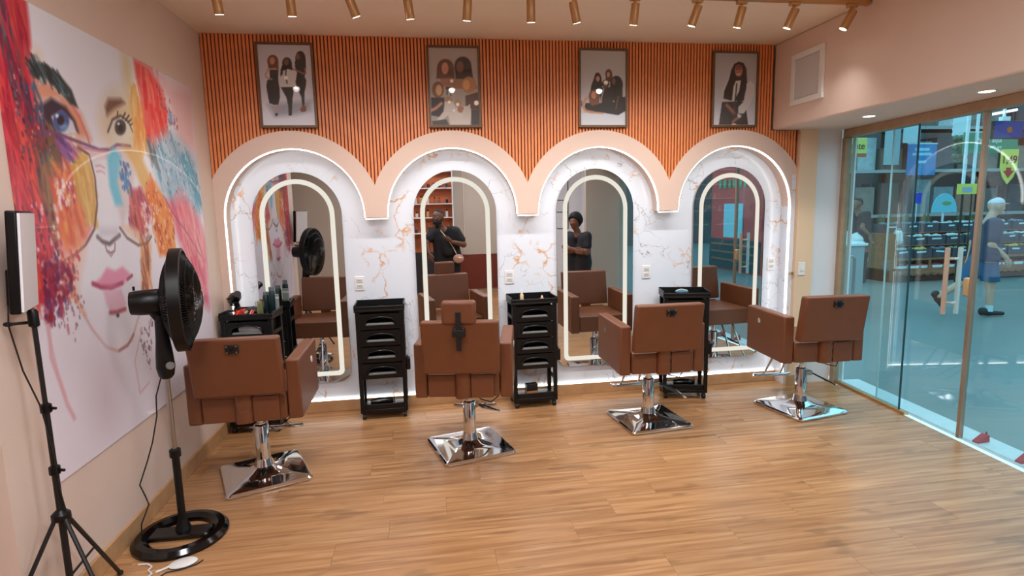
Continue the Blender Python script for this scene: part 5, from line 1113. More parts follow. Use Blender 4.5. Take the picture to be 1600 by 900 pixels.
def arm(sh, el, wr, r=(.050, .040, .038, .026)): return [(sh, el, r[0], r[1]), (el, wr, r[2], r[3])]
def torso(p, c, w_hip, w_sh, d, dep=.09):
    # p pelvis centre, c chest/shoulder-line centre; d = right direction of the body
    p, c, d = V3(p), V3(c), V3(d).normalized(); m = p.lerp(c, .45)
    B = []
    for s in (-1, 1):
        B += [(p+d*s*w_hip*.5, m+d*s*w_hip*.42, dep*1.12, dep*1.02), (m+d*s*w_hip*.42, c+d*s*w_sh*.34-V3((0, 0, .05)), dep*1.02, dep*1.0), (c-V3((0, 0, .02)), c+d*s*w_sh*.5-V3((0, 0, .02)), .055, .055)]
    return B

# man in black who holds the camera: stands just behind it, seen in the mirror
t = thing('person', (.34, -.30, 0), 0, 'bearded man in black T-shirt with a crossbody bag, seen in the mirror', 'person')
hd = V3((-.125, .02, 1.585)); ch = V3((-.02, 0, 1.36)); pe_ = V3((.02, 0, .88)); rt = V3((1, 0, 0))
B = head_parts(hd, (-.42, 1, 0), t, M_SKIND, .25) + [(hd-V3((0, 0, .06)), ch+V3((-.03, 0, .02)), .056, .062)]
Ls, Rs = ch+V3((-.19, 0, -.02)), ch+V3((.20, 0, -.03))
Le, Lw = V3((-.34, .10, 1.16)), V3((-.30, .20, .97))
Re, Rw = V3((.30, .06, 1.10)), V3((.10, .23, 1.16))
B += torso(pe_, ch, .24, .38, rt, .105) + arm(Ls, Le, Lw, (.062, .05, .048, .032)) + arm(Rs, Re, Rw, (.062, .05, .048, .032))
for s in (-1, 1): B += [(pe_+rt*s*.11, V3((.02+s*.12, .02, .48)), .105, .07), (V3((.02+s*.12, .02, .48)), V3((.02+s*.125, -.02, .08)), .062, .042)]
hb = hand_bones(Rw, (-.8, .25, .5), (-.2, .5, .8), (-.3, -.7, .1), .6) + hand_bones(Lw, (.1, .3, -1), (.6, .8, .2), (.9, -.2, 0), .6)
blob('body', [(B, .012), (hb, .005)], M_SKIND, t)
g = .014
sh = torso(pe_+V3((0, 0, -.02)), ch, .25, .40, rt, .118) + [(Ls, Ls.lerp(Le, .62), .082, .086), (Rs, Rs.lerp(Re, .62), .082, .086), (ch+V3((0, .05, -.2)), pe_+V3((0, .07, .12)), .12, .13)]
blob('t_shirt', [(sh, .012)], M_BLKCLOTH, t, clip=lambda X, Y, Z: .74-Z)
tr_ = [(pe_+V3((-.09, 0, 0)), pe_+V3((.09, 0, 0)), .125, .125)]
for s in (-1, 1): tr_ += [(pe_+rt*s*.11, V3((.02+s*.12, .02, .48)), .122, .088), (V3((.02+s*.12, .02, .48)), V3((.02+s*.125, -.02, .09)), .084, .07)]
blob('trousers', [(tr_, .014)], M_BLKCLOTH, t)
f = V3((-.42, 1, 0)).normalized()
blob('hair', [([(hd-f*.026+V3((0, 0, .034)), hd+V3((0, 0, .05)), .105, .089)], .010)], M_HAIR, t, clip=lambda X, Y, Z: np.maximum(hd.z+.014-Z, (X-hd.x)*f.x+(Y-hd.y)*f.y-.06))
blob('beard', [([(hd+f*.066-V3((0, 0, .085)), hd+f*.07-V3((0, 0, .12)), .052, .04)] + [(hd+f*.03+V3((q*.07, q*.03, -.034)), hd+f*.056+V3((q*.046, q*.018, -.09)), .026, .034) for q in (-1, 1)], .009)], M_HAIR, t, clip=lambda X, Y, Z: Z-(hd.z-.062+.03*(np.abs((X-hd.x)*f.y-(Y-hd.y)*f.x) > .035)))
for s in (-1, 1): shoe(t, (.02+s*.125, -.09, 0), (.02+s*.14, .17, 0))
b = thing('crossbody_bag', (.34+.20, -.30+.145, .80), 0, 'small blush crossbody bag at the hip of the man in black', 'bag')
MB().ell((0, 0, .06), (.095, .04, .08), 18, 10).build('pouch', mat('blush_leather', (196, 150, 138), .5), b, smooth=60)
MB().tube([(-.07, .034, .075), (0, .04, .085), (.07, .034, .075)], .004, 6).build('zip', M_GOLD, b)
MB().tube([(-.02, -.0, .12), (-.08, .03, .25), (-.17, .022, .40), (-.27, -.02, .53), (-.315, -.10, .585), (-.30, -.22, .57), (-.18, -.29, .36), (-.02, -.28, .16), (.06, -.17, .09), (.05, -.03, .10)], .008, 6).build('strap', mat('beige_strap', (206, 186, 168), .6), b, smooth=60)

# woman with crossed arms, seen in the third mirror
t = thing('person', (2.34, 1.10, 0), 0, 'dark-haired woman in a charcoal dress with crossed arms, seen in the mirror', 'person')
hd = V3((-.03, .0, 1.475)); ch = V3((.02, 0, 1.265)); pe_ = V3((.02, 0, .84)); fw = V3((-.75, .66, 0)); rt = V3((fw.y, -fw.x, 0))
B = head_parts(hd, fw, t, M_SKINM, .205) + [(hd-V3((0, 0, .06)), ch+V3((0, 0, .02)), .048, .052)]
Rs, Ls = ch+rt*.165, ch-rt*.165
Re, Le = ch+rt*.20+fw*.06-V3((0, 0, .25)), ch-rt*.20+fw*.06-V3((0, 0, .25))
Rw, Lw = ch-rt*.03+fw*.20-V3((0, 0, .19)), ch+rt*.04+fw*.17-V3((0, 0, .23))
B += torso(pe_, ch, .22, .33, rt, .09) + arm(Rs, Re, Rw, (.052, .044, .042, .028)) + arm(Ls, Le, Lw, (.052, .044, .042, .028))
for s in (-1, 1): B += [(pe_+rt*s*.09, pe_+rt*s*.095-V3((0, 0, .38)), .095, .06), (pe_+rt*s*.095-V3((0, 0, .38)), pe_+rt*s*.09-V3((0, 0, .77)), .055, .036)]
hb = hand_bones(Rw, -rt+V3((0, 0, .1)), (0, 0, 1), -fw, .4) + hand_bones(Lw, rt-V3((0, 0, .1)), (0, 0, 1), -fw, .4)
blob('body', [(B, .012), (hb, .005)], M_SKINM, t)
sh = torso(pe_, ch, .23, .34, rt, .102) + [(Ls, Ls.lerp(Le, .62), .066, .070), (Rs, Rs.lerp(Re, .62), .066, .070)]
for s in (-1, 1): sh += [(pe_+rt*s*.08, pe_+rt*s*.10-V3((0, 0, .42)), .125, .13)]
blob('dress', [(sh, .012)], M_DKGREY, t, clip=lambda X, Y, Z: .46-Z)
blob('hair', [([(hd-fw*.02+V3((0, 0, .04)), hd-fw*.01+V3((0, 0, .06)), .112, .108), (hd-fw*.06+V3((0, 0, .02)), hd-fw*.05-V3((0, 0, .03)), .08, .055)], .010)], M_HAIR, t, clip=lambda X, Y, Z: np.maximum(hd.z-.08-Z, ((X-hd.x)*fw.x+(Y-hd.y)*fw.y)*.85-(Z-hd.z)*.75-.015))
for s in (-1, 1): shoe(t, (pe_+rt*s*.09-fw*.06)*1-V3((0, 0, pe_.z)), (pe_+rt*s*.09+fw*.17)*1-V3((0, 0, pe_.z)))

# walking man outside
X0, Y0 = 8.10, 7.2
t = thing('person', (X0, Y0, 0), 0, 'man in navy T-shirt, blue shorts and pale cap walking past outside', 'person')
hd = V3((.085, -.02, 1.575)); ch = V3((.0, 0, 1.36)); pe_ = V3((-.02, 0, .86)); fw = V3((.94, -.34, 0)).normalized(); rt = V3((fw.y, -fw.x, 0))
B = head_parts(hd, fw, t, M_SKINL) + [(hd-V3((0, 0, .06))-fw*.02, ch+V3((0, 0, .02)), .056, .060)]
Rs, Ls = ch+rt*.185-V3((0, 0, .03)), ch-rt*.185-V3((0, 0, .03))
Re, Rw = Rs+V3((-.05, 0, -.28)), Rs+V3((.16, -.05, -.48))
Le, Lw = Ls+V3((-.10, 0, -.27)), Ls+V3((-.12, .03, -.50))
B += torso(pe_, ch, .23, .37, rt, .105) + arm(Rs, Re, Rw, (.056, .044, .042, .030)) + arm(Ls, Le, Lw, (.056, .044, .042, .030))
kF, aF = pe_+rt*.09+V3((.08, 0, -.39)), V3((.015, -.10, .09))+rt*.02
kR, aR = pe_-rt*.09+V3((-.17, .04, -.37)), V3((-.58, .16, .27))
B += [(pe_+rt*.09, kF, .10, .068), (kF, aF, .062, .042), (pe_-rt*.09, kR, .10, .068), (kR, aR, .062, .042)]
hb = hand_bones(Rw, (.45, 0, -1), fw, -rt, .5) + hand_bones(Lw, (-.1, 0, -1), fw, rt, .5)
blob('body', [(B, .012), (hb, .005)], M_SKINL, t)
sh = torso(pe_+V3((0, 0, -.02)), ch, .24, .38, rt, .118) + [(Ls, Ls.lerp(Le, .7), .074, .078), (Rs, Rs.lerp(Re, .7), .074, .078), (ch+fw*.05-V3((0, 0, .22)), pe_+fw*.07+V3((0, 0, .12)), .11, .13)]
blob('t_shirt', [(sh, .012)], M_NAVY, t, clip=lambda X, Y, Z: .80-Z)
so = [(pe_-rt*.08, pe_+rt*.08, .122, .122), (pe_+rt*.09, pe_+rt*.09+(kF-pe_-rt*.09)*.98, .12, .112), (pe_-rt*.09, pe_-rt*.09+(kR-pe_+rt*.09)*.98, .12, .112)]
blob('shorts', [(so, .012)], M_BLUE, t, clip=lambda X, Y, Z: .50-Z)
M_CAP = mat('pale_cap', (206, 206, 210), .8)
blob('cap', [([(hd-fw*.012+V3((0, 0, .032)), hd+fw*.01+V3((0, 0, .05)), .097, .086)], .010)], M_CAP, t, clip=lambda X, Y, Z: hd.z+.045-Z)
mb = MB().prism([(math.cos(a)*.075, .06+math.sin(a)*.075) for a in [PI*i/10 for i in range(11)]], 0, .008, 'z')
mb.v = [tuple(hd+rt*x+fw*(y+.01)+V3((0, 0, z+.042))) for x, y, z in mb.v]
mb.build('cap_peak', M_CAP, t)
shoe(t, V3((-.08, -.09, 0)), V3((.22, -.17, 0)))
o = shoe(t, (0, 0, 0), (.28, 0, 0)); o.location = (-.655, .19, .27); o.rotation_euler = (0, math.radians(52), math.radians(-15))
MB().tube([aF+V3((0, 0, .06)), aF-V3((0, 0, .03))], [.047, .05], 14).build('sock', mat('pale_sock', (190, 220, 226), .8), t, smooth=60)

# shop assistant beside the produce stand
t = thing('person', (8.95, 10.75, -.012), 0, 'shop assistant in dark top and white apron standing left of the wooden stand outside', 'person')
hd = V3((-.06, 0, 1.66)); ch = V3((.0, 0, 1.44)); pe_ = V3((.05, 0, .92)); fw = V3((-.9, -.2, 0)).normalized(); rt = V3((fw.y, -fw.x, 0))
B = head_parts(hd, fw, t, M_SKINM) + [(hd-V3((0, 0, .06)), ch, .054, .056)]
Rs, Ls = ch+rt*.18, ch-rt*.18
B += torso(pe_, ch, .23, .35, rt, .10) + arm(Ls, Ls+V3((-.14, -.05, -.26)), Ls+V3((.02, -.10, -.44))) + arm(Rs, Rs+V3((-.12, .05, -.26)), Rs+V3((-.28, .0, -.40)))
for s in (-1, 1): B += [(pe_+rt*s*.1, pe_+rt*s*.1-V3((0, 0, .42)), .10, .066), (pe_+rt*s*.1-V3((0, 0, .42)), pe_+rt*s*.1-V3((0, 0, .83)), .062, .042)]
hb = hand_bones(Ls+V3((.02, -.10, -.44)), (.2, 0, -1), fw, -rt, .5) + hand_bones(Rs+V3((-.28, 0, -.40)), (-1, 0, -.3), (0, 1, 0), (0, 0, -1), .4)
blob('body', [(B, .013), (hb, .006)], M_SKINM, t)
blob('dark_top', [(torso(pe_, ch, .24, .36, rt, .112) + [(Ls, Ls+V3((-.07, -.03, -.15)), .07, .072), (Rs, Rs+V3((-.07, .03, -.15)), .07, .072)], .013)], M_BLKCLOTH, t, clip=lambda X, Y, Z: .86-Z)
ap = [(pe_+fw*.05-rt*.06, pe_+fw*.05+rt*.06, .13, .13), (pe_+fw*.03, pe_-V3((0, 0, .42)), .16, .17)]
blob('apron', [(ap, .014)], mat('white_apron', (222, 226, 224), .8), t, clip=lambda X, Y, Z: .42-Z)
blob('trousers', [([(pe_+rt*s*.1-V3((0, 0, .3)), pe_+rt*s*.1-V3((0, 0, .83)), .09, .06) for s in (-1, 1)], .014)], M_BLKCLOTH, t)
blob('hair', [([(hd-fw*.02+V3((0, 0, .03)), hd+V3((0, 0, .04)), .095, .082)], .011)], M_HAIR, t, clip=lambda X, Y, Z: np.maximum(hd.z-.03-Z, ((X-hd.x)*fw.x+(Y-hd.y)*fw.y)*.85-(Z-hd.z)*.75-.015))
for s in (-1, 1): shoe(t, pe_+rt*s*.1-fw*.06-V3((0, 0, pe_.z)), pe_+rt*s*.1+fw*.18-V3((0, 0, pe_.z)))

# ------------------------------------------------------------------ outside: market hall in daylight
M_CONC = mat('polished_concrete', (130, 138, 136), .3, noise=.07, nscale=1.4)
M_DARKW = mat('dark_hall_wall', (92, 92, 92), .8, noise=.25, nscale=1.2)
M_BRN = mat('maroon_panel', (206, 74, 66), .5, noise=.08, nscale=4)
struct(MB().prism([(gx(-14)+.262, -14), (26, -14), (26, 16), (gx(4.78)+.262, 16), (gx(4.78)+.262, 4.78)], -.08, -.012, 'z'), 'floor_outside', M_CONC)
struct(MB().box(3.95, 26, 16, 16.2, -.08, 5.6), 'wall_outside_back', M_DARKW)
struct(MB().box(26, 26.2, -14, 16.2, -.08, 5.6), 'wall_outside_right', M_DARKW)
struct(MB().box(3.8, 26, -14.2, -14, -.08, 5.6), 'wall_outside_front', M_DARKW)
ZF = -.012
def text_mesh(s, size, m, parent, loc, rot, name='lettering', thick=.002, bold=0):
    cu = bpy.data.curves.new(name, 'FONT'); cu.body = s; cu.size = size; cu.align_x = 'CENTER'; cu.align_y = 'CENTER'; cu.extrude = thick; cu.offset = bold
    tmp = bpy.data.objects.new('tmp', cu); COL.objects.link(tmp)
    dg = bpy.context.evaluated_depsgraph_get()
    me = bpy.data.meshes.new_from_object(tmp.evaluated_get(dg)); bpy.data.objects.remove(tmp)
    me.materials.clear(); me.materials.append(m)
    o = bpy.data.objects.new(name, me); COL.objects.link(o); o.parent = parent; o.location = loc; o.rotation_euler = rot
    return o
M_YEL = mat('price_yellow', (226, 216, 96), .5); M_RED = mat('sign_red', (206, 44, 44), .5); M_GRN = mat('banner_green', (30, 140, 108), .5)
M_TXT = mat('dark_lettering', (40, 60, 50), .6); M_WTXT = mat('white_lettering', (240, 246, 246), .5); M_POST = mat('white_post', (224, 234, 238), .4)
# produce stand
st_ = thing('produce_stand', (9.6, 10.48, ZF), 0, 'long wooden produce stand with a scalloped skirt outside the glass', 'display stand')
SL = 4.2
MB().box(0, SL, .10, .76, .0, .26).build('plinth', mat('dark_plinth', (44, 34, 28), .7), st_)
MB().box(0, .03, 0, .76, .0, 1.02).build('end_panel', M_WOOD2, st_); MB().box(SL-.03, SL, 0, .76, .0, 1.02).build('end_panel', M_WOOD2, st_)
MB().box(.03, SL-.03, 0, .76, .26, .285).build('lower_shelf', M_WOOD2, st_)
n = 24; sk = [(.03, .275), (SL-.03, .275)]
sk += [(SL-.03-(SL-.06)*i/(n*6), .17-.035*abs(math.sin(PI*i/6))) for i in range(n*6+1)]
MB().prism(sk, -.015, 0).build('scalloped_skirt', M_WOOD2, st_)
MB().box(.03, SL-.03, 0, .03, .46, .50).build('front_bar', M_WOOD2, st_)
for x in (.03, .84, 1.66, 2.48, 3.30, SL-.07): MB().box(x, x+.04, 0, .03, .285, .46).build('bar_post', M_WOOD2, st_)
MB().box(.03, SL-.03, .36, .74, .285, .50).build('back_box', mat('dark_plinth', (44, 34, 28), .7), st_)
for k, (y0, z0) in enumerate(((.04, .50), (.20, .76), (.38, 1.02))):
    MB().box(.03, SL-.03, y0-.01, .75, z0-.016, z0).build('tier_board', M_WOOD2, st_)
    if k: MB().box(.03, SL-.03, y0+.30 if k < 2 else .70, .75, z0-.26, z0-.016).build('tier_riser', mat('dark_plinth', (44, 34, 28), .7), st_)
M_CRATE = mat('teal_crate_plastic', (22, 62, 78), .45)
rr = random.Random(9)
cm = None
NTH = ['first', 'second', 'third', 'fourth', 'fifth', 'sixth', 'seventh', 'eighth', 'ninth', 'tenth', 'eleventh', 'twelfth', 'thirteenth', 'fourteenth']
TN = ['lowest', 'middle', 'top']
for k, (y0, z0) in enumerate(((.04, .50), (.20, .76), (.38, 1.02))):
    for i in range(9):
        if k == 1 and i == 0: continue
        x = 9.6+.26+i*.458
        t = thing('produce_crate', (x, 10.48+y0+.145, ZF+z0+.002), 0, '%s teal crate from the left on the %s tier of the wooden stand' % (NTH[i], TN[k]), 'crate', 'crates on the %s tier' % TN[k])
        if cm is None:
            mb = MB().box(-.21, .21, -.14, .14, 0, .012)
            mb.box(-.21, .21, -.14, -.128, .012, .17).box(-.21, .21, .128, .14, .012, .2).box(-.21, -.198, -.128, .128, .012, .19).box(.198, .21, -.128, .128, .012, .19)
            mb.box(-.215, .215, -.146, -.134, .165, .18)
            cm = mb.mesh('crate_body'); cm.materials.append(M_CRATE)
        o = bpy.data.objects.new('crate_body', cm); COL.objects.link(o); o.parent = t
        mb = MB()
        for q in range(7):
            mb.ell((-.16+.053*q+rr.uniform(-.01, .01), rr.uniform(-.05, .05), .15+rr.uniform(0, .03)), (.045, .07, .05), 8, 5)
        col = rr.choice([(56, 112, 132), (90, 146, 156), (110, 150, 116), (200, 216, 214), (196, 176, 84), (150, 190, 196)] if k < 2 else [(70, 126, 140), (96, 136, 110), (60, 110, 130), (170, 196, 196)])
        mb.build('bagged_produce', mat('produce_%d_%d_%d' % col, col, .35, noise=.3, nscale=30), t, smooth=60)
        mb = MB().obox((rr.uniform(-.08, .08), -.148, .125), (rr.uniform(.12, .24), .002, .034), Matrix.Rotation(rr.uniform(-.1, .1), 3, 'Y')); mb.build('label_strip', mat('pale_tag', (196, 226, 226), .5), t)
for i in range(14):
    t = thing('meat_tray', (9.83+i*.285, 10.60, ZF+.287), rr.uniform(-.1, .1), '%s red meat tray from the left on the low shelf of the wooden stand' % NTH[i], 'food tray', 'trays on the low shelf')
    MB().prism([(-.11, 0), (.11, 0), (.125, .05), (-.125, .05)], -.08, .08).build('foam_tray', M_POST, t)
    mb = MB()
    for q in range(4): mb.ell((-.075+.05*q, rr.uniform(-.02, .02), .055), (.035, .06, .028), 8, 5)
    mb.build('contents', mat('red_meat', (176, 84, 84), .4, noise=.3, nscale=40), t, smooth=60)
for i in range(6):
    t = thing('leafy_bunch', ((9.86, 10.16, 10.45, 10.98, 11.86, 12.2)[i], 11.19, ZF+1.022), 0, '%s potted leafy plant from the left behind the top tier of crates' % NTH[i], 'greens', 'greens behind the top crates')
    mb = MB()
    for q in range(26):
        a, l = rr.uniform(0, 2*PI), rr.uniform(.25, .46); dx, dy = math.cos(a)*rr.uniform(.03, .09), math.sin(a)*rr.uniform(0, .02)
        w = .022
        mb.raw([(dx*.2, dy*.2, .0), (dx-w, dy, l*.6), (dx*1.4, dy*1.4, l), (dx+w, dy+.01, l*.62)], [(0, 1, 2, 3)])
    mb.build('leaves', mat('leaf_green_%d' % (i % 2), ((72, 108, 66), (96, 116, 74))[i % 2], .6), t)
    MB().lathe([(.028, 0), (.034, .10), (.03, .11)], 12).build('pot', mat('terracotta_pot', (128, 76, 56), .7), t, smooth=40)
# racks with cartons in the background
for k, (x, lb) in enumerate(((9.6, 'tall dark storage rack far outside, nearest the pillar'), (12.6, 'tall dark storage rack far outside behind the blue banner'), (15.6, 'tall dark storage rack far outside behind the green banner'), (18.6, 'tall dark storage rack far outside, behind the walking man'))):
    t = thing('storage_rack', (x, 13.4, ZF), 0, lb, 'rack', 'storage racks behind the produce stand')
    for dx in (0, 2.9):
        for dy in (0, .9): MB().box(dx, dx+.07, dy, dy+.07, 0, 4.4).build('upright', mat('rack_steel', (64, 70, 74), .5, .4), t)
    for z in (.15, 1.3, 2.45, 3.55):
        MB().box(0, 2.97, 0, .97, z, z+.04).build('shelf', mat('rack_steel', (64, 70, 74), .5, .4), t)
        MB().box(0, 2.97, -.02, .0, z-.03, z+.05).build('beam', mat('rack_beam', (150, 160, 160), .5), t)
        for q in range(4):
            w, h, d = rr.uniform(.5, .62), rr.uniform(.5, .92), rr.uniform(.5, .75)
            col = rr.choice([(98, 96, 94), (134, 122, 112), (76, 80, 86), (150, 112, 94), (170, 190, 194), (116, 140, 146)])
            c = thing('carton', (x+.45+q*.69, 13.4+.48, ZF+z+.042), rr.uniform(-.06, .06), '%s carton along the %s shelf, storage rack %s' % (NTH[q], {.15: 'lowest', 1.3: 'second', 2.45: 'third', 3.55: 'highest'}[z], lb.split('outside')[1].strip(' ,')), 'carton', 'cartons on the storage racks')
            MB().box(-w/2, w/2, -d/2, d/2, 0, h).build('box_body', mat('carton_%d' % col[0], col, .7, noise=.2, nscale=8), c)
            MB().box(-w/2-.001, w/2+.001, -.03, .03, h*.02, h+.002).build('tape', mat('carton_tape', (120, 112, 100), .4), c)
# overhead gantry, screen, tube light, banners
g = thing('sign_gantry', (5.0, 8.0, ZF), 0, 'steel overhead gantry outside that carries the screen and tube light', 'gantry')
for x in (0, 12.5): MB().box(x, x+.12, -.06, .06, 0, 4.7).build('post', M_STEEL, g)
MB().box(0, 12.62, -.05, .05, 4.55, 4.7).build('beam', M_STEEL, g)
t = thing('hanging_screen', (9.17, 8.0, ZF+4.548), 0, 'blue hanging TV screen outside, under a white tube light', 'screen')
MB().box(-.28, .28, -.035, .03, -1.91, -1.63).build('housing', M_BLACK, t, bevel=.008)
MB().box(-.265, .265, -.0365, -.034, -1.895, -1.645).build('display', emis('screen_blue', (14, 66, 130), .8), t)
MB().ell((.02, -.037, -1.77), (.05, .002, .05), 14, 8).build('screen_motif', emis('screen_amber', (150, 110, 70), .5), t)
MB().cyl((-.02, .04, -1.75), (-.02, .04, 0), .022, 10).build('mount_pole', M_POST, t, smooth=40); MB().box(-.08, .06, .0, .07, -1.64, -1.56).build('bracket', M_POST, t)
MB().cyl((-.30, .04, -1.53), (.20, .04, -1.45), .02, 10).build('tube_light', emis('tube_glow', (225, 245, 255), 2.2), t, smooth=40)
t = thing('green_banner', (10.6, 9.5, ZF), 0, 'wide green market banner with white lettering on two white posts', 'banner')
MB().box(-.62, .56, -.01, .01, 2.56, 2.94).build('panel', M_GRN, t); MB().box(-.54, .56, -.012, .012, 2.935, 2.95).build('edge_rail', M_POST, t)
for x in (-.60, -.39):
    MB().box(x, x+.045, -.045, -.012, 1.80, 3.45).build('post', M_POST, t); MB().box(x+.014, x+.03, -.036, -.02, 0, 1.80).build('leg', M_BLACKM, t)
text_mesh('Pague aqui', .13, M_WTXT, t, (-.08, -.013, 2.79), (PI/2, 0, 0)); text_mesh('pelo app', .075, M_WTXT, t, (.08, -.013, 2.67), (PI/2, 0, 0))
MB().box(-.72, -.30, -.06, -.046, 1.80, 1.99).build('lower_board', M_YEL, t); MB().box(-.62, -.40, -.062, -.0605, 1.83, 1.93).build('board_print', mat('board_print', (150, 176, 190), .5), t)
t = thing('price_sign', (10.97, 9.47, ZF+2.30), 0, 'yellow shield price sign with a red down arrow below the green banner', 'price sign')
MB().prism([(-.19, .32), (.19, .32), (.19, -.02), (.12, -.2), (.0, -.33), (-.12, -.2), (-.19, -.02)], -.012, 0).build('shield', M_YEL, t)
text_mesh('1,49', .20, mat('dark_red_lettering', (120, 30, 34), .5), t, (0, -.013, .12), (PI/2, 0, 0), bold=.004)
MB().prism([(-.055, -.02), (.055, -.02), (.055, -.08), (.12, -.08), (0, -.22), (-.12, -.08), (-.055, -.08)], -.016, -.0125).build('arrow', M_RED, t)
t = thing('corner_sign', (4.76, 6.0, ZF), 0, 'yellow rounded shop sign just outside, cut off by the glass corner post', 'sign')
MB().cyl((0, 0, 0), (0, 0, 2.45), .018, 10).build('post', M_POST, t, smooth=40)
MB().box(-.16, .27, -.02, -.004, 2.21, 2.43).build('board', mat('sign_lime', (206, 212, 110), .5), t, bevel=.02)
MB().box(-.155, .265, -.0215, -.019, 2.215, 2.255).build('lower_stripe', mat('sign_brown', (176, 96, 60), .5), t)
text_mesh('Cliente', .105, M_TXT, t, (.085, -.022, 2.335), (PI/2, 0, 0))
for nm, x0, x1, z0, z1, rgb, lb in (('blue_banner', 12.4, 13.25, 2.35, 3.15, (40, 130, 190), 'bright blue hanging banner with pale lettering bars far outside'), ('white_banner', 12.24, 12.74, 3.17, 3.66, (200, 226, 232), 'pale blank banner above the blue one far outside'), ('grey_banner', 11.72, 12.17, 2.62, 3.6, (150, 180, 188), 'grey-blue blank banner left of the blue one far outside')):
    t = thing(nm, ((x0+x1)/2, 13.36, ZF+z0), 0, lb, 'banner')
    w = (x1-x0)/2
    MB().box(-w, w, -.012, 0, 0, z1-z0).build('cloth', mat(nm, rgb, .6, noise=.05, nscale=5), t); MB().cyl((-w-.01, -.006, z1-z0), (w+.01, -.006, z1-z0), .015, 8).build('rod', M_POST, t)
    if nm == 'blue_banner':
        for zz, ww in ((.62, .5), (.50, .66), (.30, .3)): MB().box(-w*ww, w*ww, -.0145, -.0125, zz, zz+.07).build('print_bar', mat('banner_print', (150, 210, 230), .5), t)
t = thing('paper_banner', (10.43, 10.0, ZF), 0, 'white torn-edged banner with a column of green balloons beneath', 'banner')
zz = [(.19+.012*math.sin(i*2.1), 2.93+.42*i/12) for i in range(13)]
MB().prism([(a, b) for a, b in zz]+[(-a, b) for a, b in reversed(zz)], -.01, 0).build('paper', mat('white_paper', (214, 236, 242), .6), t)
MB().cyl((.2, .02, 2.3), (.2, .02, 3.4), .02, 8).build('pole', M_POST, t); MB().cyl((.2, .02, 0), (.2, .02, 2.3), .009, 8).build('leg', M_BLACKM, t)
for i in range(6):
    for j in range(3 if i % 2 == 0 else 2):
        MB().ell((-.12+.11*j+(.055 if i % 2 else 0), -.03+.02*(i % 2), 2.88-.085*i), (.066, .066, .07), 12, 8).build('balloon', mat('balloon_green', (26, 92, 62), .3, coat=.5), t, smooth=80)
# counter with monitor
t = thing('service_counter', (6.45, 8.25, ZF), 0, 'pale grey service counter with a steel rail outside', 'counter')
MB().box(-.45, .35, -.25, .3, 0, 1.02).build('cabinet', mat('counter_grey', (150, 164, 166), .5), t, bevel=.01); MB().box(-.48, .38, -.28, .33, 1.02, 1.06).build('worktop', M_POST, t, bevel=.006)
MB().tube([(-.40, -.42, 0), (-.40, -.42, .84), (-.36, -.42, .88), (.0, -.42, .88), (.04, -.42, .84), (.04, -.42, 0)], .02, 10).build('guard_rail', M_STEEL, t, smooth=50)
t = thing('counter_monitor', (6.55, 8.3, ZF+1.06), .3, 'black monitor standing on the outside counter', 'monitor')
MB().box(-.10, .10, -.02, .02, .22, .62).build('panel', M_BLACKM, t, bevel=.006); MB().cyl((0, .0, .01), (0, 0, .24), .02, 8).build('stand', M_BLACKM, t); MB().box(-.09, .09, -.07, .07, 0, .012).build('foot', M_BLACKM, t)
t = thing('counter_laptop', (6.72, 8.12, ZF+1.06), .5, 'pale open laptop on the outside counter', 'laptop')
MB().box(-.13, .13, -.09, .09, 0, .015).build('keyboard', M_POST, t); MB().obox((0, .11, .10), (.26, .01, .18), Matrix.Rotation(-.25, 3, 'X')).build('lid', M_POST, t)
t = thing('cyan_header', (11.40, 11.19, ZF+1.022), 0, 'cyan domed display header with a green oval on the stand top', 'display header')
MB().prism([(-.32, .40), (.32, .40)]+[(.32*math.cos(PI*i/12), .40+.42*math.sin(PI*i/12)) for i in range(13)], -.02, 0).build('dome', mat('cyan_board', (110, 200, 220), .4), t)
MB().box(-.02, .02, .0, .02, 0, .5).build('stem', M_POST, t); MB().ell((.05, -.022, .60), (.12, .003, .045), 16, 8).build('oval', mat('oval_green', (110, 160, 96), .5), t)
t = thing('blue_pennant', (10.72, 11.19, ZF+1.022), 0, 'bright blue pennant on a stick at the stand top', 'pennant')
MB().cyl((0, .01, 0), (0, .01, .86), .008, 8).build('stick', M_POST, t); MB().prism([(-.11, .84), (.11, .84), (.09, .60), (-.09, .62)], -.006, .002).build('flag', mat('vivid_blue', (20, 60, 200), .5), t)
t = thing('shopping_bag', (9.86, 10.71, ZF+.846), 0, 'crumpled white carrier bag on the left end of the stand', 'bag')
blob('bag_body', [([((0, 0, .02), (.0, 0, .16), .10, .08), ((-.05, 0, .16), (-.07, 0, .22), .03, .012), ((.05, 0, .16), (.07, 0, .22), .03, .012)], .014)], mat('white_carrier', (206, 222, 218), .5, bump=.6, bscale=30), t)
MB().tube([(-.07, 0, .21), (-.05, 0, .27), (.05, 0, .27), (.07, 0, .21)], .006, 6).build('carry_loop', M_POST, t)
# red stickers at the sill, given a made-up wedge shape
for y, lb in ((3.30, 'small red sticker on the outer sill by the door edge, built as a wedge'), (2.98, 'small red sticker on the outer sill, farther along the glass, built as a wedge')):
    p = gp(y, .13)
    t = thing('sill_sticker', (p.x, p.y, .004), .1, lb, 'wedge')
    MB().prism([(-.06, 0), (.05, 0), (.045, .05), (.02, .055), (-.06, .01)], -.022, .022).build('sticker_body', mat('sticker_red', (196, 70, 84), .6), t, bevel=.004)
    MB().tube([(.035, 0, .05), (.04, 0, .068), (.046, 0, .05)], .004, 6).build('sticker_loop', mat('sticker_red', (196, 70, 84), .6), t)
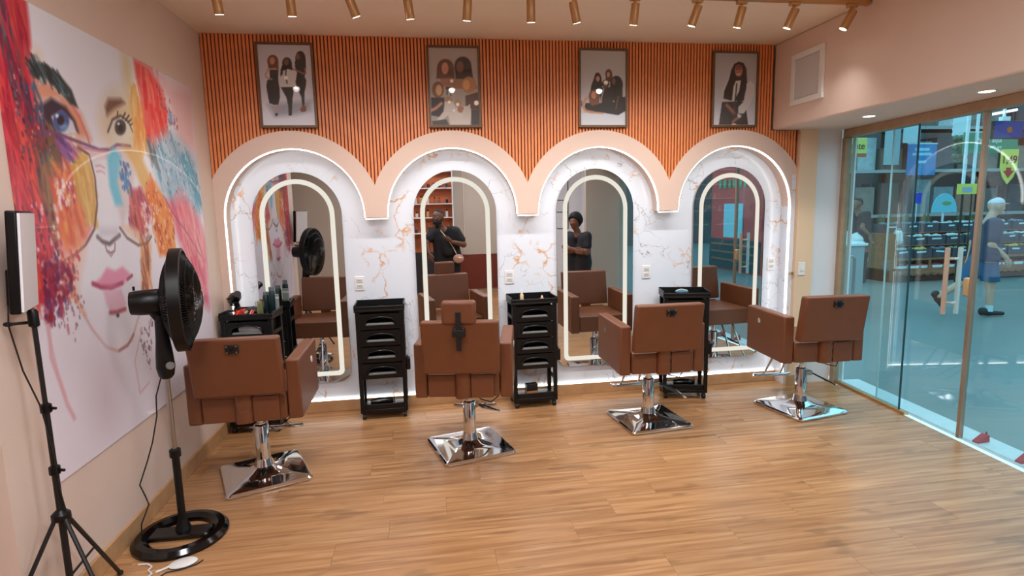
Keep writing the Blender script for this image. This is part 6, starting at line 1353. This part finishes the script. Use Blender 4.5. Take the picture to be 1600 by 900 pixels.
# red kiosk across the hall, seen in the mirror by the glass
t = thing('market_kiosk', (7.8, -3.85, ZF), 0, 'maroon kiosk with a blank pale notice board, seen in the mirror nearest the glass front', 'kiosk')
MB().box(0, 1.6, -1.15, 1.25, 0, 3.4).build('cabin', M_BRN, t)
MB().box(-.03, 0, -.45, .45, .85, 1.72).build('notice_board', mat('pale_notice', (150, 206, 218), .5), t, bevel=.006)
MB().box(-.04, 0, -1.15, 1.25, .05, .80).build('counter_front', mat('kiosk_dark', (44, 62, 66), .5), t)
for z in (.25, .45, .65): MB().box(-.07, -.04, -1.0, 1.1, z, z+.05).build('shelf_lip', M_WOOD2, t)
for i, (y, w) in enumerate(((-.75, .12), (-.52, .15), (-.26, .1), (-.05, .16), (.22, .13), (.45, .12))): MB().box(-.02, 0, y, y+w, 2.12, 2.34).build('green_panel', mat('kiosk_green', (70, 150, 110), .5), t)

# ------------------------------------------------------------------ rear of the salon (seen in the mirrors)
sh = thing('product_shelf', (.05, YR, 0), 0, 'orange-backed product shelving with dark cabinet on the rear wall, seen in the mirror', 'shelving')
MB().box(-.95, .50, .0, .02, .85, 2.85).build('back_panel', mat('orange_back', (196, 104, 58), .5, noise=.1, nscale=8), sh)
for x in (-.97, .50): MB().box(x, x+.02, 0, .24, 0, 2.85).build('side_panel', M_WHITE, sh)
SHZ = (1.25, 1.567, 1.845, 2.16, 2.5, 2.83)
for z in SHZ: MB().box(-.95, .50, .02, .24, z-.018, z).build('shelf_board', M_WHITE, sh)
MB().box(-.95, .50, 0, .30, 0, .85).build('base_cabinet', mat('dark_cabinet', (36, 36, 38), .5), sh)
rr = random.Random(21)
pal = [(40, 34, 32), (206, 196, 186), (150, 90, 60), (70, 54, 60), (190, 150, 100)]
bm_ = {}
for k, z in enumerate(SHZ[:5]):
    for i in range(11):
        c = rr.choice(pal); h = rr.choice((.11, .13, .16))
        t = thing('product_bottle', (.05-.86+i*.125+rr.uniform(-.02, .02), YR+.12, z+.002), 0, '%s product bottle from the left on the %s shelf of the rear shelving' % (NTH[i], ['lowest', 'second', 'third', 'fourth', 'fifth'][k]), 'bottle', 'bottles on the rear shelving')
        if (c, h) not in bm_:
            a = MB().lathe([(.024, 0), (.027, .004), (.027, h*.66), (.012, h*.76)], 12).mesh('bottle_body', 40); a.materials.append(mat('product_%d' % c[0], c, .35))
            b = MB().lathe([(.013, h*.76), (.013, h)], 10).mesh('cap', 40); b.materials.append(M_BLACK if c[0] > 100 else M_GOLD)
            bm_[(c, h)] = (a, b)
        for me in bm_[(c, h)]:
            o = bpy.data.objects.new(me.name.split('.')[0], me); COL.objects.link(o); o.parent = t
struct(MB().box(.60, 2.35, YR, YR+.025, .04, .77), 'trim_6', mat('oxblood_panel', (112, 44, 30), .4, noise=.1, nscale=6))
struct(MB().box(.785, .80, YR, YR+.02, .78, H), 'trim_7', M_PEACH)
t = thing('wall_grid', (2.80, YR, 1.25), 0, 'black line grid frame on the white rear wall, seen behind the woman', 'wall decor')
for x in (-.30, -.05, .22): MB().box(x, x+.015, 0, .02, 0, 1.25).build('upright', M_BLACKM, t)
for z in (0, .35, .6, 1.23): MB().box(-.30, .235, 0, .018, z, z+.018).build('crossbar', M_BLACKM, t)
struct(MB().box(2.36, gx(-1)-.001, YR, YR+.01, 0, H), 'wall_rear_white', M_WHITE)
t = thing('wall_cable', (-1.50, YR+.012, 1.25), 0, 'thin black cable looped on the rear wall, seen in the mirror by the mural', 'cable')
MB().tube([(-.06, 0, 1.1), (-.07, 0, .6), (-.05, 0, .25), (.0, 0, .12), (.05, 0, .22), (.06, 0, .50)], .007, 6).build('cable_loop', M_BLACKM, t, smooth=60)
MB().box(-.08, -.04, -.012, .02, 1.09, 1.15).build('wall_clip', M_PLASTIC, t)
